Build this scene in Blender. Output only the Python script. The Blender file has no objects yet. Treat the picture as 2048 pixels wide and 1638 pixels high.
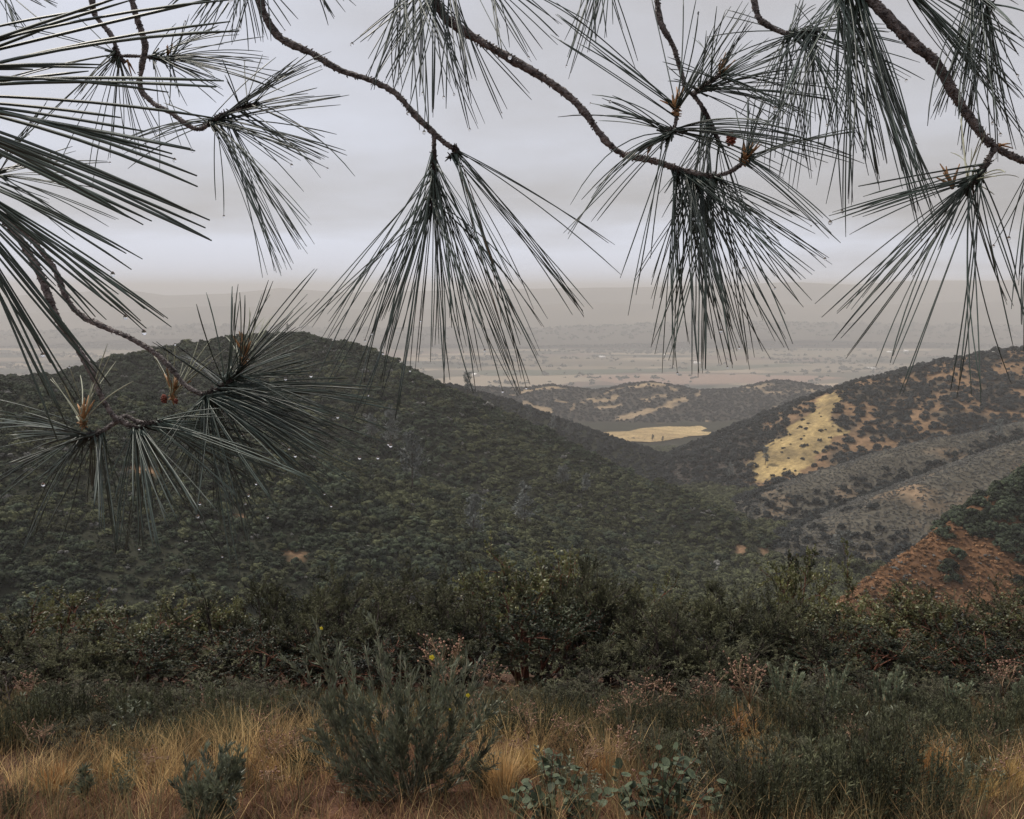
import bpy, math, random
import numpy as np
from mathutils import Vector

R = math.radians
sc = bpy.context.scene
col = sc.collection
rng = np.random.default_rng(7)
random.seed(7)

# ------------------------------------------------------------------ camera, sky, sun, exposure
CAM = np.array([0.0, 0.0, 1.9])
F, CX, CY = 1774.0, 1024.0, 819.0          # focal length and centre in photo pixels (2048 x 1638)
PITCH = math.atan((819 - 577) / 1774.0)
cd = bpy.data.cameras.new('camera')
cam = bpy.data.objects.new('camera', cd)
col.objects.link(cam)
cam.location = CAM
cam.rotation_euler = (math.pi / 2 - PITCH, 0, 0)
cd.sensor_fit = 'HORIZONTAL'
cd.sensor_width = 36.0
cd.lens = 36.0 * F / 2048.0
cd.clip_start = 0.02
cd.clip_end = 90000
sc.camera = cam

SUN_AZ, SUN_EL = R(-55), R(56)              # azimuth from the view direction, negative = left
sundir = Vector((math.sin(SUN_AZ) * math.cos(SUN_EL), math.cos(SUN_AZ) * math.cos(SUN_EL), math.sin(SUN_EL)))
world = bpy.data.worlds.new('World')
sc.world = world
world.use_nodes = True
wn, wl = world.node_tree.nodes, world.node_tree.links
wn.clear()


def N(nodes, t, **kw):
    n = nodes.new(t)
    for k, v in kw.items():
        if k.startswith('i_'):
            key = k[2:]
            n.inputs[int(key) if key.isdigit() else key.replace('_', ' ')].default_value = v
        else:
            setattr(n, k, v)
    return n


w_out = N(wn, 'ShaderNodeOutputWorld')
w_bg = N(wn, 'ShaderNodeBackground', i_Strength=1.0)
w_sky = N(wn, 'ShaderNodeTexSky', sky_type='NISHITA', sun_disc=False, sun_elevation=SUN_EL, sun_rotation=SUN_AZ,
          air_density=1.0, dust_density=3.0, ozone_density=1.0)
w_skys = N(wn, 'ShaderNodeVectorMath', operation='SCALE')
w_skys.inputs['Scale'].default_value = 0.05
tc = N(wn, 'ShaderNodeTexCoord')
sep = N(wn, 'ShaderNodeSeparateXYZ')
wl.new(tc.outputs['Generated'], sep.inputs[0])
zc = N(wn, 'ShaderNodeMath', operation='MAXIMUM', i_1=0.0)
wl.new(sep.outputs['Z'], zc.inputs[0])
zo = N(wn, 'ShaderNodeMath', operation='ADD', i_1=0.14)
wl.new(zc.outputs[0], zo.inputs[0])
dx = N(wn, 'ShaderNodeMath', operation='DIVIDE')
dy = N(wn, 'ShaderNodeMath', operation='DIVIDE')
wl.new(sep.outputs['X'], dx.inputs[0]); wl.new(zo.outputs[0], dx.inputs[1])
wl.new(sep.outputs['Y'], dy.inputs[0]); wl.new(zo.outputs[0], dy.inputs[1])
cmb = N(wn, 'ShaderNodeCombineXYZ')
wl.new(dx.outputs[0], cmb.inputs[0]); wl.new(dy.outputs[0], cmb.inputs[1])
cmb.inputs[2].default_value = 3.7
cl = N(wn, 'ShaderNodeTexNoise', i_Scale=0.46, i_Detail=7.0, i_Roughness=0.55)
wl.new(cmb.outputs[0], cl.inputs['Vector'])
dot = N(wn, 'ShaderNodeVectorMath', operation='DOT_PRODUCT')
dot.inputs[1].default_value = sundir
wl.new(tc.outputs['Generated'], dot.inputs[0])
glow = N(wn, 'ShaderNodeMapRange', i_1=-0.2, i_2=1.0, i_3=-0.20, i_4=0.46)
wl.new(dot.outputs['Value'], glow.inputs[0])
csum = N(wn, 'ShaderNodeMath', operation='ADD')
wl.new(cl.outputs['Fac'], csum.inputs[0]); wl.new(glow.outputs[0], csum.inputs[1])
# thin bright gap under the cloud deck, all round the horizon, with a ragged upper edge
hn = N(wn, 'ShaderNodeTexNoise', i_Scale=3.0, i_Detail=5.0)
hmap = N(wn, 'ShaderNodeMapping')
hmap.inputs['Scale'].default_value = (1, 1, 9)
wl.new(tc.outputs['Generated'], hmap.inputs[0]); wl.new(hmap.outputs[0], hn.inputs['Vector'])
hz = N(wn, 'ShaderNodeMath', operation='MULTIPLY_ADD', i_1=0.09, i_2=-0.045)
wl.new(hn.outputs['Fac'], hz.inputs[0])
hsum = N(wn, 'ShaderNodeMath', operation='ADD')
wl.new(hz.outputs[0], hsum.inputs[0]); wl.new(sep.outputs['Z'], hsum.inputs[1])
hr = N(wn, 'ShaderNodeMapRange', interpolation_type='SMOOTHSTEP', i_1=0.015, i_2=0.085, i_3=0.42, i_4=0.0)
wl.new(hsum.outputs[0], hr.inputs[0])
csum2 = N(wn, 'ShaderNodeMath', operation='ADD')
wl.new(csum.outputs[0], csum2.inputs[0]); wl.new(hr.outputs[0], csum2.inputs[1])
ramp = N(wn, 'ShaderNodeValToRGB')
ramp.color_ramp.elements[0].position = 0.34
ramp.color_ramp.elements[0].color = (0.352, 0.334, 0.326, 1)
ramp.color_ramp.elements[1].position = 0.92
ramp.color_ramp.elements[1].color = (0.655, 0.685, 0.785, 1)
e = ramp.color_ramp.elements.new(0.56)
e.color = (0.452, 0.444, 0.458, 1)
wl.new(csum2.outputs[0], ramp.inputs[0])
wl.new(w_sky.outputs[0], w_skys.inputs[0])
wmix = N(wn, 'ShaderNodeMix', data_type='RGBA')
wmix.inputs['Factor'].default_value = 0.90
wl.new(w_skys.outputs[0], wmix.inputs[6]); wl.new(ramp.outputs[0], wmix.inputs[7])
wl.new(wmix.outputs[2], w_bg.inputs['Color'])
wl.new(w_bg.outputs[0], w_out.inputs['Surface'])

sd = bpy.data.lights.new('sun', 'SUN')
sun = bpy.data.objects.new('sun', sd)
col.objects.link(sun)
sd.energy = 2.8
sd.angle = R(6)
sd.color = (1.0, 0.91, 0.79)
sun.rotation_euler = (-sundir).to_track_quat('-Z', 'Y').to_euler()
sun.location = (-20, 10, 40)

vs = sc.view_settings
vs.view_transform = 'Standard'
vs.look = 'None'
vs.exposure = 0.33
vs.gamma = 1.0
sc.cycles.use_denoising = True
sc.cycles.max_bounces = 6
sc.cycles.diffuse_bounces = 2
sc.cycles.glossy_bounces = 2
sc.cycles.transmission_bounces = 6
sc.cycles.volume_bounces = 0
sc.cycles.transparent_max_bounces = 8
sc.cycles.caustics_refractive = False
sc.cycles.caustics_reflective = False
sc.cycles.sample_clamp_indirect = 4.0
sc.cycles.sample_clamp_direct = 12.0

# ------------------------------------------------------------------ helpers
FWD = np.array([0, math.cos(PITCH), -math.sin(PITCH)])
UP = np.array([0, math.sin(PITCH), math.cos(PITCH)])
RT = np.array([1.0, 0, 0])


def ray(px, py):
    v = FWD + RT * (px - CX) / F + UP * (CY - py) / F
    return v / np.linalg.norm(v)


def P(px, py, d):
    """the point seen at a photo pixel, d metres out along the ground"""
    v = ray(px, py)
    return CAM + v * (d / v[1])


def proj(X, Y, Z):
    q = np.stack([X, Y, Z], -1) - CAM
    zf = q @ FWD
    zf = np.where(np.abs(zf) < 1e-6, 1e-6, zf)
    return CX + F * (q @ RT) / zf, CY - F * (q @ UP) / zf, zf


def hashn(ix, iy, seed):
    h = (ix.astype(np.int64) * 374761393 + iy.astype(np.int64) * 668265263 + seed * 974711) & 0x7fffffff
    h = ((h ^ (h >> 13)) * 1274126177) & 0x7fffffff
    return ((h ^ (h >> 16)) & 0xffff) / 65535.0


def vnoise(x, y, s, seed=0):
    x, y = np.asarray(x, float) / s, np.asarray(y, float) / s
    ix, iy = np.floor(x), np.floor(y)
    fx, fy = x - ix, y - iy
    fx, fy = fx * fx * (3 - 2 * fx), fy * fy * (3 - 2 * fy)
    a, b = hashn(ix, iy, seed), hashn(ix + 1, iy, seed)
    c, d = hashn(ix, iy + 1, seed), hashn(ix + 1, iy + 1, seed)
    return (a * (1 - fx) + b * fx) * (1 - fy) + (c * (1 - fx) + d * fx) * fy


def fbm(x, y, s, seed=0, o=3):
    t, amp, tot = 0, 1, 0
    for i in range(o):
        t = t + amp * vnoise(x, y, s / 2 ** i, seed + i * 17)
        tot += amp
        amp *= 0.5
    return t / tot


class MB:
    """collects vertices, quads and triangles of one mesh"""
    def __init__(s):
        s.v, s.q, s.t, s.n = [], [], [], 0

    def add(s, V, quads=None, tris=None):
        V = np.asarray(V, float).reshape(-1, 3)
        s.v.append(V)
        if quads is not None and len(quads):
            s.q.append(np.asarray(quads, np.int64).reshape(-1, 4) + s.n)
        if tris is not None and len(tris):
            s.t.append(np.asarray(tris, np.int64).reshape(-1, 3) + s.n)
        s.n += len(V)

    def tube(s, pts, rad, sides=6, cap=True):
        pts = np.asarray(pts, float)
        n = len(pts)
        rad = np.broadcast_to(np.asarray(rad, float), (n,)) if np.ndim(rad) < 2 else np.asarray(rad)
        tan = np.gradient(pts, axis=0)
        tan /= np.linalg.norm(tan, axis=1, keepdims=True) + 1e-12
        ref = np.array([0, 0, 1.0]) if abs(tan[0][2]) < 0.8 else np.array([1.0, 0, 0])
        u = np.cross(tan, ref)
        u /= np.linalg.norm(u, axis=1, keepdims=True) + 1e-12
        w = np.cross(tan, u)
        a = np.arange(sides) * 2 * math.pi / sides
        rr = rad if rad.ndim == 2 else rad[:, None] * np.ones(sides)
        V = pts[:, None, :] + rr[:, :, None] * (np.cos(a)[None, :, None] * u[:, None, :] + np.sin(a)[None, :, None] * w[:, None, :])
        i, j = np.meshgrid(np.arange(n - 1), np.arange(sides), indexing='ij')
        j2 = (j + 1) % sides
        q = np.stack([i * sides + j, i * sides + j2, (i + 1) * sides + j2, (i + 1) * sides + j], -1).reshape(-1, 4)
        V = V.reshape(-1, 3)
        t = None
        if cap:
            V = np.vstack([V, pts[-1], pts[0]])
            c, c0 = n * sides, n * sides + 1
            k = np.arange(sides)
            t = np.vstack([np.stack([(n - 1) * sides + k, (n - 1) * sides + (k + 1) % sides, np.full(sides, c)], -1),
                           np.stack([(k + 1) % sides, k, np.full(sides, c0)], -1)])
        s.add(V, q, t)

    def leaves(s, C, D, S, L, W):
        """diamond leaves: base C, direction D, side S, length L, width W"""
        C, D, S = map(lambda a: np.asarray(a, float), (C, D, S))
        L, W = np.broadcast_to(L, len(C))[:, None], np.broadcast_to(W, len(C))[:, None]
        V = np.stack([C, C + D * L * .45 + S * W * .5, C + D * L, C + D * L * .45 - S * W * .5], 1).reshape(-1, 3)
        s.add(V, np.arange(len(C) * 4).reshape(-1, 4))

    def ball(s, c, r, n=5, squash=1.0, pointy=0.0):
        lat = np.linspace(0, math.pi, n + 1)
        m = n + 2
        ring = []
        for th in lat[1:-1]:
            a = np.arange(m) * 2 * math.pi / m
            k = 1 - pointy * max(0, math.cos(th)) ** 2
            ring.append(np.stack([np.sin(th) * k * np.cos(a), np.sin(th) * k * np.sin(a), np.full(m, math.cos(th) * squash * (1 + pointy * max(0, math.cos(th))))], -1))
        V = np.vstack([np.vstack(ring), [[0, 0, squash * (1 + pointy)]], [[0, 0, -squash]]]) * r + np.asarray(c)
        q, t = [], []
        k = len(ring)
        for i in range(k - 1):
            for j in range(m):
                q.append((i * m + j, (i + 1) * m + j, (i + 1) * m + (j + 1) % m, i * m + (j + 1) % m))
        for j in range(m):
            t.append((k * m, j, (j + 1) % m))
            t.append((k * m + 1, (k - 1) * m + (j + 1) % m, (k - 1) * m + j))
        s.add(V, q, t)

    def mesh(s, name, mat=None, origin=(0, 0, 0), smooth=True):
        V = np.vstack(s.v) - np.asarray(origin, float) if s.v else np.zeros((0, 3))
        Q = np.vstack(s.q) if s.q else np.zeros((0, 4), np.int64)
        T = np.vstack(s.t) if s.t else np.zeros((0, 3), np.int64)
        me = bpy.data.meshes.new(name)
        me.vertices.add(len(V))
        me.vertices.foreach_set('co', V.astype(np.float32).ravel())
        idx = np.concatenate([Q.ravel(), T.ravel()]).astype(np.int32)
        me.loops.add(len(idx))
        me.loops.foreach_set('vertex_index', idx)
        nf = len(Q) + len(T)
        st = np.concatenate([np.arange(len(Q)) * 4, len(Q) * 4 + np.arange(len(T)) * 3]).astype(np.int32)
        me.polygons.add(nf)
        me.polygons.foreach_set('loop_start', st)
        if smooth:
            me.polygons.foreach_set('use_smooth', np.ones(nf, bool))
        me.update(calc_edges=True)
        me.validate()
        if mat:
            me.materials.append(mat)
        return me


def link(name, me, parent=None, loc=None):
    o = bpy.data.objects.new(name, me)
    col.objects.link(o)
    if parent is not None:
        o.parent = parent
    if loc is not None:
        o.location = loc
    return o


def tag(o, label=None, cat=None, group=None, kind=None):
    if label: o['label'] = label
    if cat: o['category'] = cat
    if group: o['group'] = group
    if kind: o['kind'] = kind
    return o


def empty(name, loc):
    o = bpy.data.objects.new(name, None)
    o.empty_display_size = 0.05
    col.objects.link(o)
    o.location = loc
    return o


def copy_tree(o, parent=None, c=None):
    n = o.copy()
    (c or col).objects.link(n)
    if parent is not None:
        n.parent = parent
    for ch in KIDS.get(o.name, []):
        copy_tree(ch, n, c)
    return n


KIDS = {}


def kids(o, *ch):
    KIDS.setdefault(o.name, []).extend(ch)


ORD = ['first', 'second', 'third', 'fourth', 'fifth', 'sixth', 'seventh', 'eighth', 'ninth', 'tenth', 'eleventh', 'twelfth',
       'thirteenth', 'fourteenth', 'fifteenth', 'sixteenth', 'seventeenth', 'eighteenth', 'nineteenth', 'twentieth']
ORD += ['twenty-' + w for w in ORD[:9]] + ['thirtieth'] + ['thirty-' + w for w in ORD[:9]] + ['fortieth'] + ['forty-' + w for w in ORD[:9]] + ['fiftieth'] + ['fifty-' + w for w in ORD[:9]]


# ------------------------------------------------------------------ materials
def mat(name, c, rough=0.8, var=0.35, scale=30.0, spec=0.25, trans=0.0, rand=0.25, c2=None, bump=0.0, bscale=200.0, attr=None, c2amt=(0.35, 0.65)):
    m = bpy.data.materials.new(name)
    m.use_nodes = True
    n, l = m.node_tree.nodes, m.node_tree.links
    n.clear()
    out = N(n, 'ShaderNodeOutputMaterial')
    b = N(n, 'ShaderNodeBsdfPrincipled')
    b.inputs['Roughness'].default_value = rough
    b.inputs['Specular IOR Level'].default_value = spec
    geo = N(n, 'ShaderNodeTexCoord')
    nz = N(n, 'ShaderNodeTexNoise', i_Scale=scale, i_Detail=4.0, i_Roughness=0.6)
    l.new(geo.outputs['Object'], nz.inputs['Vector'])
    rp = N(n, 'ShaderNodeValToRGB')
    lo = [x * (1 - var) for x in c]
    hi = [x * (1 + var) for x in (c2 or c)]
    rp.color_ramp.elements[0].position, rp.color_ramp.elements[1].position = c2amt
    rp.color_ramp.elements[0].color = (*lo, 1)
    rp.color_ramp.elements[1].color = (*hi, 1)
    l.new(nz.outputs['Fac'], rp.inputs[0])
    oi = N(n, 'ShaderNodeObjectInfo')
    mr = N(n, 'ShaderNodeMapRange', i_3=1 - rand, i_4=1 + rand)
    l.new(oi.outputs['Random'], mr.inputs[0])
    sc_ = N(n, 'ShaderNodeVectorMath', operation='SCALE')
    l.new(rp.outputs[0], sc_.inputs[0]); l.new(mr.outputs[0], sc_.inputs['Scale'])
    cout = sc_.outputs[0]
    if attr:
        at = N(n, 'ShaderNodeAttribute', attribute_name=attr)
        mu = N(n, 'ShaderNodeVectorMath', operation='MULTIPLY')
        l.new(cout, mu.inputs[0]); l.new(at.outputs['Color'], mu.inputs[1])
        cout = mu.outputs[0]
    l.new(cout, b.inputs['Base Color'])
    if bump:
        bz = N(n, 'ShaderNodeTexNoise', i_Scale=bscale, i_Detail=5.0)
        l.new(geo.outputs['Object'], bz.inputs['Vector'])
        bp = N(n, 'ShaderNodeBump', i_Strength=bump, i_Distance=0.02)
        l.new(bz.outputs['Fac'], bp.inputs['Height'])
        l.new(bp.outputs[0], b.inputs['Normal'])
    sh = b.outputs[0]
    if trans:
        tr = N(n, 'ShaderNodeBsdfTranslucent')
        l.new(cout, tr.inputs['Color'])
        mx = N(n, 'ShaderNodeMixShader', i_0=trans)
        l.new(b.outputs[0], mx.inputs[1]); l.new(tr.outputs[0], mx.inputs[2])
        sh = mx.outputs[0]
    l.new(sh, out.inputs['Surface'])
    return m


M = {}
M['needle'] = mat('pine_needle', (0.050, 0.070, 0.058), rough=0.42, var=0.45, scale=9, spec=0.45, rand=0.3)
M['needle_pale'] = mat('young_pine_needle', (0.42, 0.43, 0.32), rough=0.4, var=0.3, scale=9, spec=0.5, rand=0.25, trans=0.3)
M['needle_dead'] = mat('dead_pine_needle', (0.20, 0.11, 0.05), rough=0.5, var=0.3, scale=9)
M['bark'] = mat('twig_bark', (0.125, 0.098, 0.092), rough=0.6, var=0.5, scale=160, spec=0.6, bump=0.9, bscale=420, rand=0.1, c2=(0.27, 0.23, 0.22))
M['shoot'] = mat('shoot_bark', (0.045, 0.036, 0.034), rough=0.7, var=0.5, scale=180, bump=0.6, bscale=500)
M['sheath'] = mat('bud_sheath', (0.36, 0.20, 0.095), rough=0.5, var=0.5, scale=120, rand=0.2, trans=0.2)
M['cone'] = mat('young_cone', (0.21, 0.065, 0.045), rough=0.6, var=0.4, scale=200)
drop = bpy.data.materials.new('raindrop_water')
drop.use_nodes = True
db = drop.node_tree.nodes['Principled BSDF']
db.inputs['Base Color'].default_value = (1, 1, 1, 1)
db.inputs['Roughness'].default_value = 0.0
db.inputs['IOR'].default_value = 1.33
db.inputs['Transmission Weight'].default_value = 1.0
M['drop'] = drop

M['hill_shrub'] = mat('hill_shrub_leaf', (0.022, 0.033, 0.028), var=0.4, scale=2.2, rand=0.55, spec=0.12, c2=(0.050, 0.062, 0.036))
M['valley_shrub'] = mat('valley_shrub_leaf', (0.046, 0.056, 0.034), var=0.4, scale=2.2, rand=0.45, spec=0.12, c2=(0.086, 0.092, 0.047))
M['hill_shrub_b'] = mat('hill_shrub_leaf_blue', (0.026, 0.031, 0.031), var=0.4, scale=2.2, rand=0.4, spec=0.2)
M['scrub_grey'] = mat('grey_scrub_leaf', (0.125, 0.125, 0.116), var=0.4, scale=3, rand=0.45, spec=0.15)
M['scrub_red'] = mat('russet_scrub', (0.15, 0.080, 0.046), var=0.5, scale=3, rand=0.6, spec=0.1, c2=(0.27, 0.155, 0.080))
M['tree_grey'] = mat('grey_pine_leaf', (0.175, 0.190, 0.180), var=0.3, scale=1.0, rand=0.2, spec=0.15)
M['trunk'] = mat('tree_trunk', (0.07, 0.055, 0.045), var=0.4, scale=12, bump=0.5, bscale=30)
M['far_tree'] = mat('far_tree_leaf', (0.030, 0.036, 0.026), var=0.3, scale=0.5, rand=0.3)

M['manz'] = mat('manzanita_leaf', (0.045, 0.056, 0.030), var=0.45, scale=5, rand=0.25, spec=0.5, rough=0.5, trans=0.25, c2=(0.15, 0.152, 0.062))  # yellow-green upper range puts the sunlit tops into the leaf colour
M['manz_shaded'] = mat('manzanita_leaf_shaded', (0.020, 0.028, 0.020), var=0.45, scale=5, rand=0.25, spec=0.25, rough=0.5, trans=0.2, c2=(0.050, 0.058, 0.032))  # darker leaf copy, shade at the foot of the row put into its colour
M['chamise'] = mat('chamise_leaf', (0.038, 0.047, 0.032), var=0.5, scale=4, rand=0.25, spec=0.3, trans=0.2, c2=(0.105, 0.106, 0.058))
M['branch'] = mat('shrub_branch', (0.060, 0.046, 0.040), var=0.5, scale=25, rand=0.2)
M['branch_red'] = mat('red_shrub_branch', (0.13, 0.055, 0.035), var=0.5, scale=25, rand=0.2)
M['poppy_leaf'] = mat('bush_poppy_leaf', (0.120, 0.138, 0.105), var=0.4, scale=14, rand=0.15, spec=0.4, rough=0.55, trans=0.2, c2=(0.16, 0.175, 0.115))
M['poppy_stem'] = mat('bush_poppy_stem', (0.20, 0.185, 0.13), var=0.35, scale=20)
M['petal'] = mat('yellow_petal', (0.72, 0.60, 0.06), var=0.12, scale=30, trans=0.35, rand=0.05)
M['round_leaf'] = mat('round_manzanita_leaf', (0.048, 0.066, 0.046), var=0.3, scale=9, rand=0.4, spec=0.2, rough=0.6, trans=0.15, c2=(0.085, 0.105, 0.06))
M['seed'] = mat('dry_seed_head', (0.15, 0.085, 0.072), var=0.5, scale=25, rand=0.2, c2=(0.27, 0.16, 0.11))
M['dry_stem'] = mat('dry_stem', (0.32, 0.22, 0.14), var=0.4, scale=20, rand=0.2)
M['broom'] = mat('broom_stem', (0.052, 0.057, 0.040), var=0.45, scale=8, rand=0.45, trans=0.15, c2=(0.095, 0.100, 0.055))
M['sage'] = mat('grey_sage_leaf', (0.062, 0.068, 0.048), var=0.45, scale=4, rand=0.4, spec=0.2, trans=0.2, c2=(0.125, 0.122, 0.078))
M['finger'] = mat('finger_shoot', (0.26, 0.29, 0.20), var=0.3, scale=12, rand=0.2, trans=0.15)
M['grass'] = mat('dry_grass', (0.36, 0.255, 0.135), var=0.35, scale=2.5, rand=0, trans=0.4, c2=(0.62, 0.47, 0.25), attr='col')
M['house'] = mat('white_house_wall', (0.75, 0.73, 0.70), var=0.1, scale=1)
M['roof'] = mat('house_roof', (0.35, 0.30, 0.28), var=0.2, scale=1)


def terrain_mat(name, fields=False):
    m = bpy.data.materials.new(name)
    m.use_nodes = True
    n, l = m.node_tree.nodes, m.node_tree.links
    b = n['Principled BSDF']
    b.inputs['Roughness'].default_value = 1.0
    b.inputs['Specular IOR Level'].default_value = 0.05
    at = N(n, 'ShaderNodeAttribute', attribute_name='col')
    ge = N(n, 'ShaderNodeNewGeometry')
    tot = None
    for s_, a_ in ((0.35, 0.5), (0.06, 0.35), (9.0, 0.5)):
        nz = N(n, 'ShaderNodeTexNoise', i_Scale=s_, i_Detail=5.0, i_Roughness=0.65)
        l.new(ge.outputs['Position'], nz.inputs['Vector'])
        mr = N(n, 'ShaderNodeMapRange', i_1=0.25, i_2=0.75, i_3=1 - a_, i_4=1 + a_)
        l.new(nz.outputs['Fac'], mr.inputs[0])
        if tot is None:
            tot = mr.outputs[0]
        else:
            mm = N(n, 'ShaderNodeMath', operation='MULTIPLY')
            l.new(tot, mm.inputs[0]); l.new(mr.outputs[0], mm.inputs[1])
            tot = mm.outputs[0]
    s2 = N(n, 'ShaderNodeVectorMath', operation='SCALE')
    l.new(at.outputs['Color'], s2.inputs[0]); l.new(tot, s2.inputs['Scale'])
    cout = s2.outputs[0]
    if fields:
        mp = N(n, 'ShaderNodeMapping')
        mp.inputs['Scale'].default_value = (1 / 620.0, 1 / 230.0, 0)
        mp.inputs['Rotation'].default_value = (0, 0, R(12))
        l.new(ge.outputs['Position'], mp.inputs[0])
        vo = N(n, 'ShaderNodeTexVoronoi', distance='CHEBYCHEV', i_Scale=1.0, i_Randomness=0.85)
        l.new(mp.outputs[0], vo.inputs['Vector'])
        sx = N(n, 'ShaderNodeSeparateColor')
        l.new(vo.outputs['Color'], sx.inputs[0])
        rp = N(n, 'ShaderNodeValToRGB')
        rp.color_ramp.interpolation = 'CONSTANT'
        els = [(0.0, (0.115, 0.098, 0.070)), (0.2, (0.048, 0.050, 0.036)), (0.36, (0.175, 0.142, 0.10)), (0.52, (0.135, 0.098, 0.078)),
               (0.64, (0.085, 0.078, 0.056)), (0.78, (0.028, 0.033, 0.024)), (0.88, (0.26, 0.21, 0.15))]
        rp.color_ramp.elements[0].color = (*els[0][1], 1)
        rp.color_ramp.elements[1].position = els[1][0]
        rp.color_ramp.elements[1].color = (*els[1][1], 1)
        for p_, c_ in els[2:]:
            q = rp.color_ramp.elements.new(p_)
            q.color = (*c_, 1)
        l.new(sx.outputs[0], rp.inputs[0])
        fa = N(n, 'ShaderNodeAttribute', attribute_name='far')
        mx = N(n, 'ShaderNodeMix', data_type='RGBA')
        l.new(fa.outputs['Fac'], mx.inputs['Factor'])
        l.new(cout, mx.inputs[6]); l.new(rp.outputs[0], mx.inputs[7])
        cout = mx.outputs[2]
    l.new(cout, b.inputs['Base Color'])
    return m


M['terrain'] = terrain_mat('hill_ground')
M['ground'] = terrain_mat('open_ground', fields=True)

# ------------------------------------------------------------------ terrain
PROF = np.array([(0, 0), (4, -1.04), (9, -2.36), (13, -4.0), (20, -8.0), (40, -19), (100, -47), (200, -88), (250, -101), (300, -105), (400, -112),
                 (560, -130), (700, -152), (1000, -193), (1150, -206), (1400, -211), (2000, -260), (2800, -355), (3400, -380), (60000, -380)])


def ground_z(X, Y):
    X, Y = np.asarray(X, float), np.asarray(Y, float)
    yy = np.where(Y > 0, Y, -0.35 * Y)
    s = np.sqrt(yy ** 2 + (0.3 * X) ** 2)
    z = np.interp(s, PROF[:, 0], PROF[:, 1])
    near = np.exp(-s / 40)
    z = z + near * (0.16 * (fbm(X, Y, 2.6, 3) - .5) + 0.05 * (fbm(X, Y, 0.5, 5) - .5))
    mid = np.clip((s - 40) / 150, 0, 1) * np.clip((2500 - s) / 800, 0, 1)
    z = z + mid * 9 * (fbm(X, Y, 70, 9) - .5)
    return z


def ridge(px_pts, s_near, s_far, r, amp=3.0, sc_n=45, seed=1):
    pts = np.array([P(a, b + (6 if d < 2000 else 0), d) for a, b, d in px_pts])

    def f(X, Y):
        X, Y = np.asarray(X, float), np.asarray(Y, float)
        best = np.full(X.shape, -1e9)
        for k in range(len(pts) - 1):
            a, b = pts[k], pts[k + 1]
            ab = b[:2] - a[:2]
            t = np.clip(((X - a[0]) * ab[0] + (Y - a[1]) * ab[1]) / (ab @ ab), 0, 1)
            qx, qy = a[0] + t * ab[0], a[1] + t * ab[1]
            qz = a[2] + t * (b[2] - a[2])
            dist = np.hypot(X - qx, Y - qy)
            side = (ab[0] * (Y - a[1]) - ab[1] * (X - a[0])) / math.hypot(*ab)
            kf = np.clip(.5 + side / (dist + 1.0) * .9, 0, 1)
            sl = s_near * (1 - kf) + s_far * kf
            best = np.maximum(best, qz - sl * (np.sqrt(dist ** 2 + r * r) - r))
        return best + amp * (fbm(X, Y, sc_n, seed) - 0.5) * 2 - amp * 0.25
    f.pts = pts
    return f


HILLS = {
    'hill_left_crest': ridge([(-260, 830, 380), (0, 748, 392), (120, 738, 402), (230, 714, 420), (350, 688, 440), (470, 668, 450), (600, 660, 455), (700, 682, 455),
                              (790, 728, 452), (895, 772, 448), (1012, 826, 440), (1090, 860, 436), (1188, 918, 428), (1247, 950, 420), (1325, 965, 408),
                              (1400, 1008, 396), (1500, 1056, 380)], .45, .6, 8, 2.6, 46, 21),
    'hill_left_shoulder': ridge([(-300, 800, 240), (0, 758, 262), (200, 782, 272), (420, 850, 287), (650, 925, 302), (900, 990, 320), (1150, 1045, 336)], .36, .46, 18, 5.0, 55, 33),
    'hill_left_behind': ridge([(700, 740, 720), (895, 764, 740), (960, 780, 745), (1050, 818, 755), (1120, 860, 765), (1170, 898, 775)], .3, .5, 8, 2, 60, 41),
    'hill_right_near': ridge([(1700, 1200, 200), (1770, 1142, 207), (1860, 1082, 216), (1960, 1002, 225), (2060, 942, 235),
                              (2250, 830, 250)], .75, 1.3, 4, 0.5, 22, 55),
    'hill_right_spur': ridge([(1590, 1078, 368), (1660, 1050, 375), (1750, 1005, 385), (1850, 962, 395), (1950, 922, 405), (2060, 877, 420), (2300, 780, 440)], .5, .55, 8, 1.3, 35, 61),
    'hill_right_middle': ridge([(1400, 1062, 450), (1460, 1032, 460), (1530, 999, 470), (1600, 965, 480), (1700, 924, 490), (1800, 892, 500), (1900, 868, 510), (1990, 852, 520),
                                (2200, 800, 540)], .5, .5, 8, 1.5, 40, 67),
    'hill_right_golden': ridge([(1260, 968, 640), (1310, 938, 650), (1345, 926, 660), (1440, 888, 690), (1500, 856, 710), (1580, 828, 720), (1640, 794, 730), (1700, 767, 730),
                                (1760, 747, 740), (1830, 730, 745), (1900, 714, 750), (2060, 690, 770), (2300, 660, 780)], .36, .5, 12, 2.5, 60, 71),
    'hill_middle': ridge([(780, 800, 1480), (850, 778, 1500), (930, 768, 1550), (1010, 776, 1580), (1100, 768, 1620), (1200, 774, 1620), (1300, 760, 1650), (1390, 776, 1650),
                          (1470, 770, 1680), (1560, 755, 1700), (1620, 776, 1700), (1690, 786, 1700), (1850, 815, 1700)], .19, .3, 30, 9, 150, 77),
}
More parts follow.
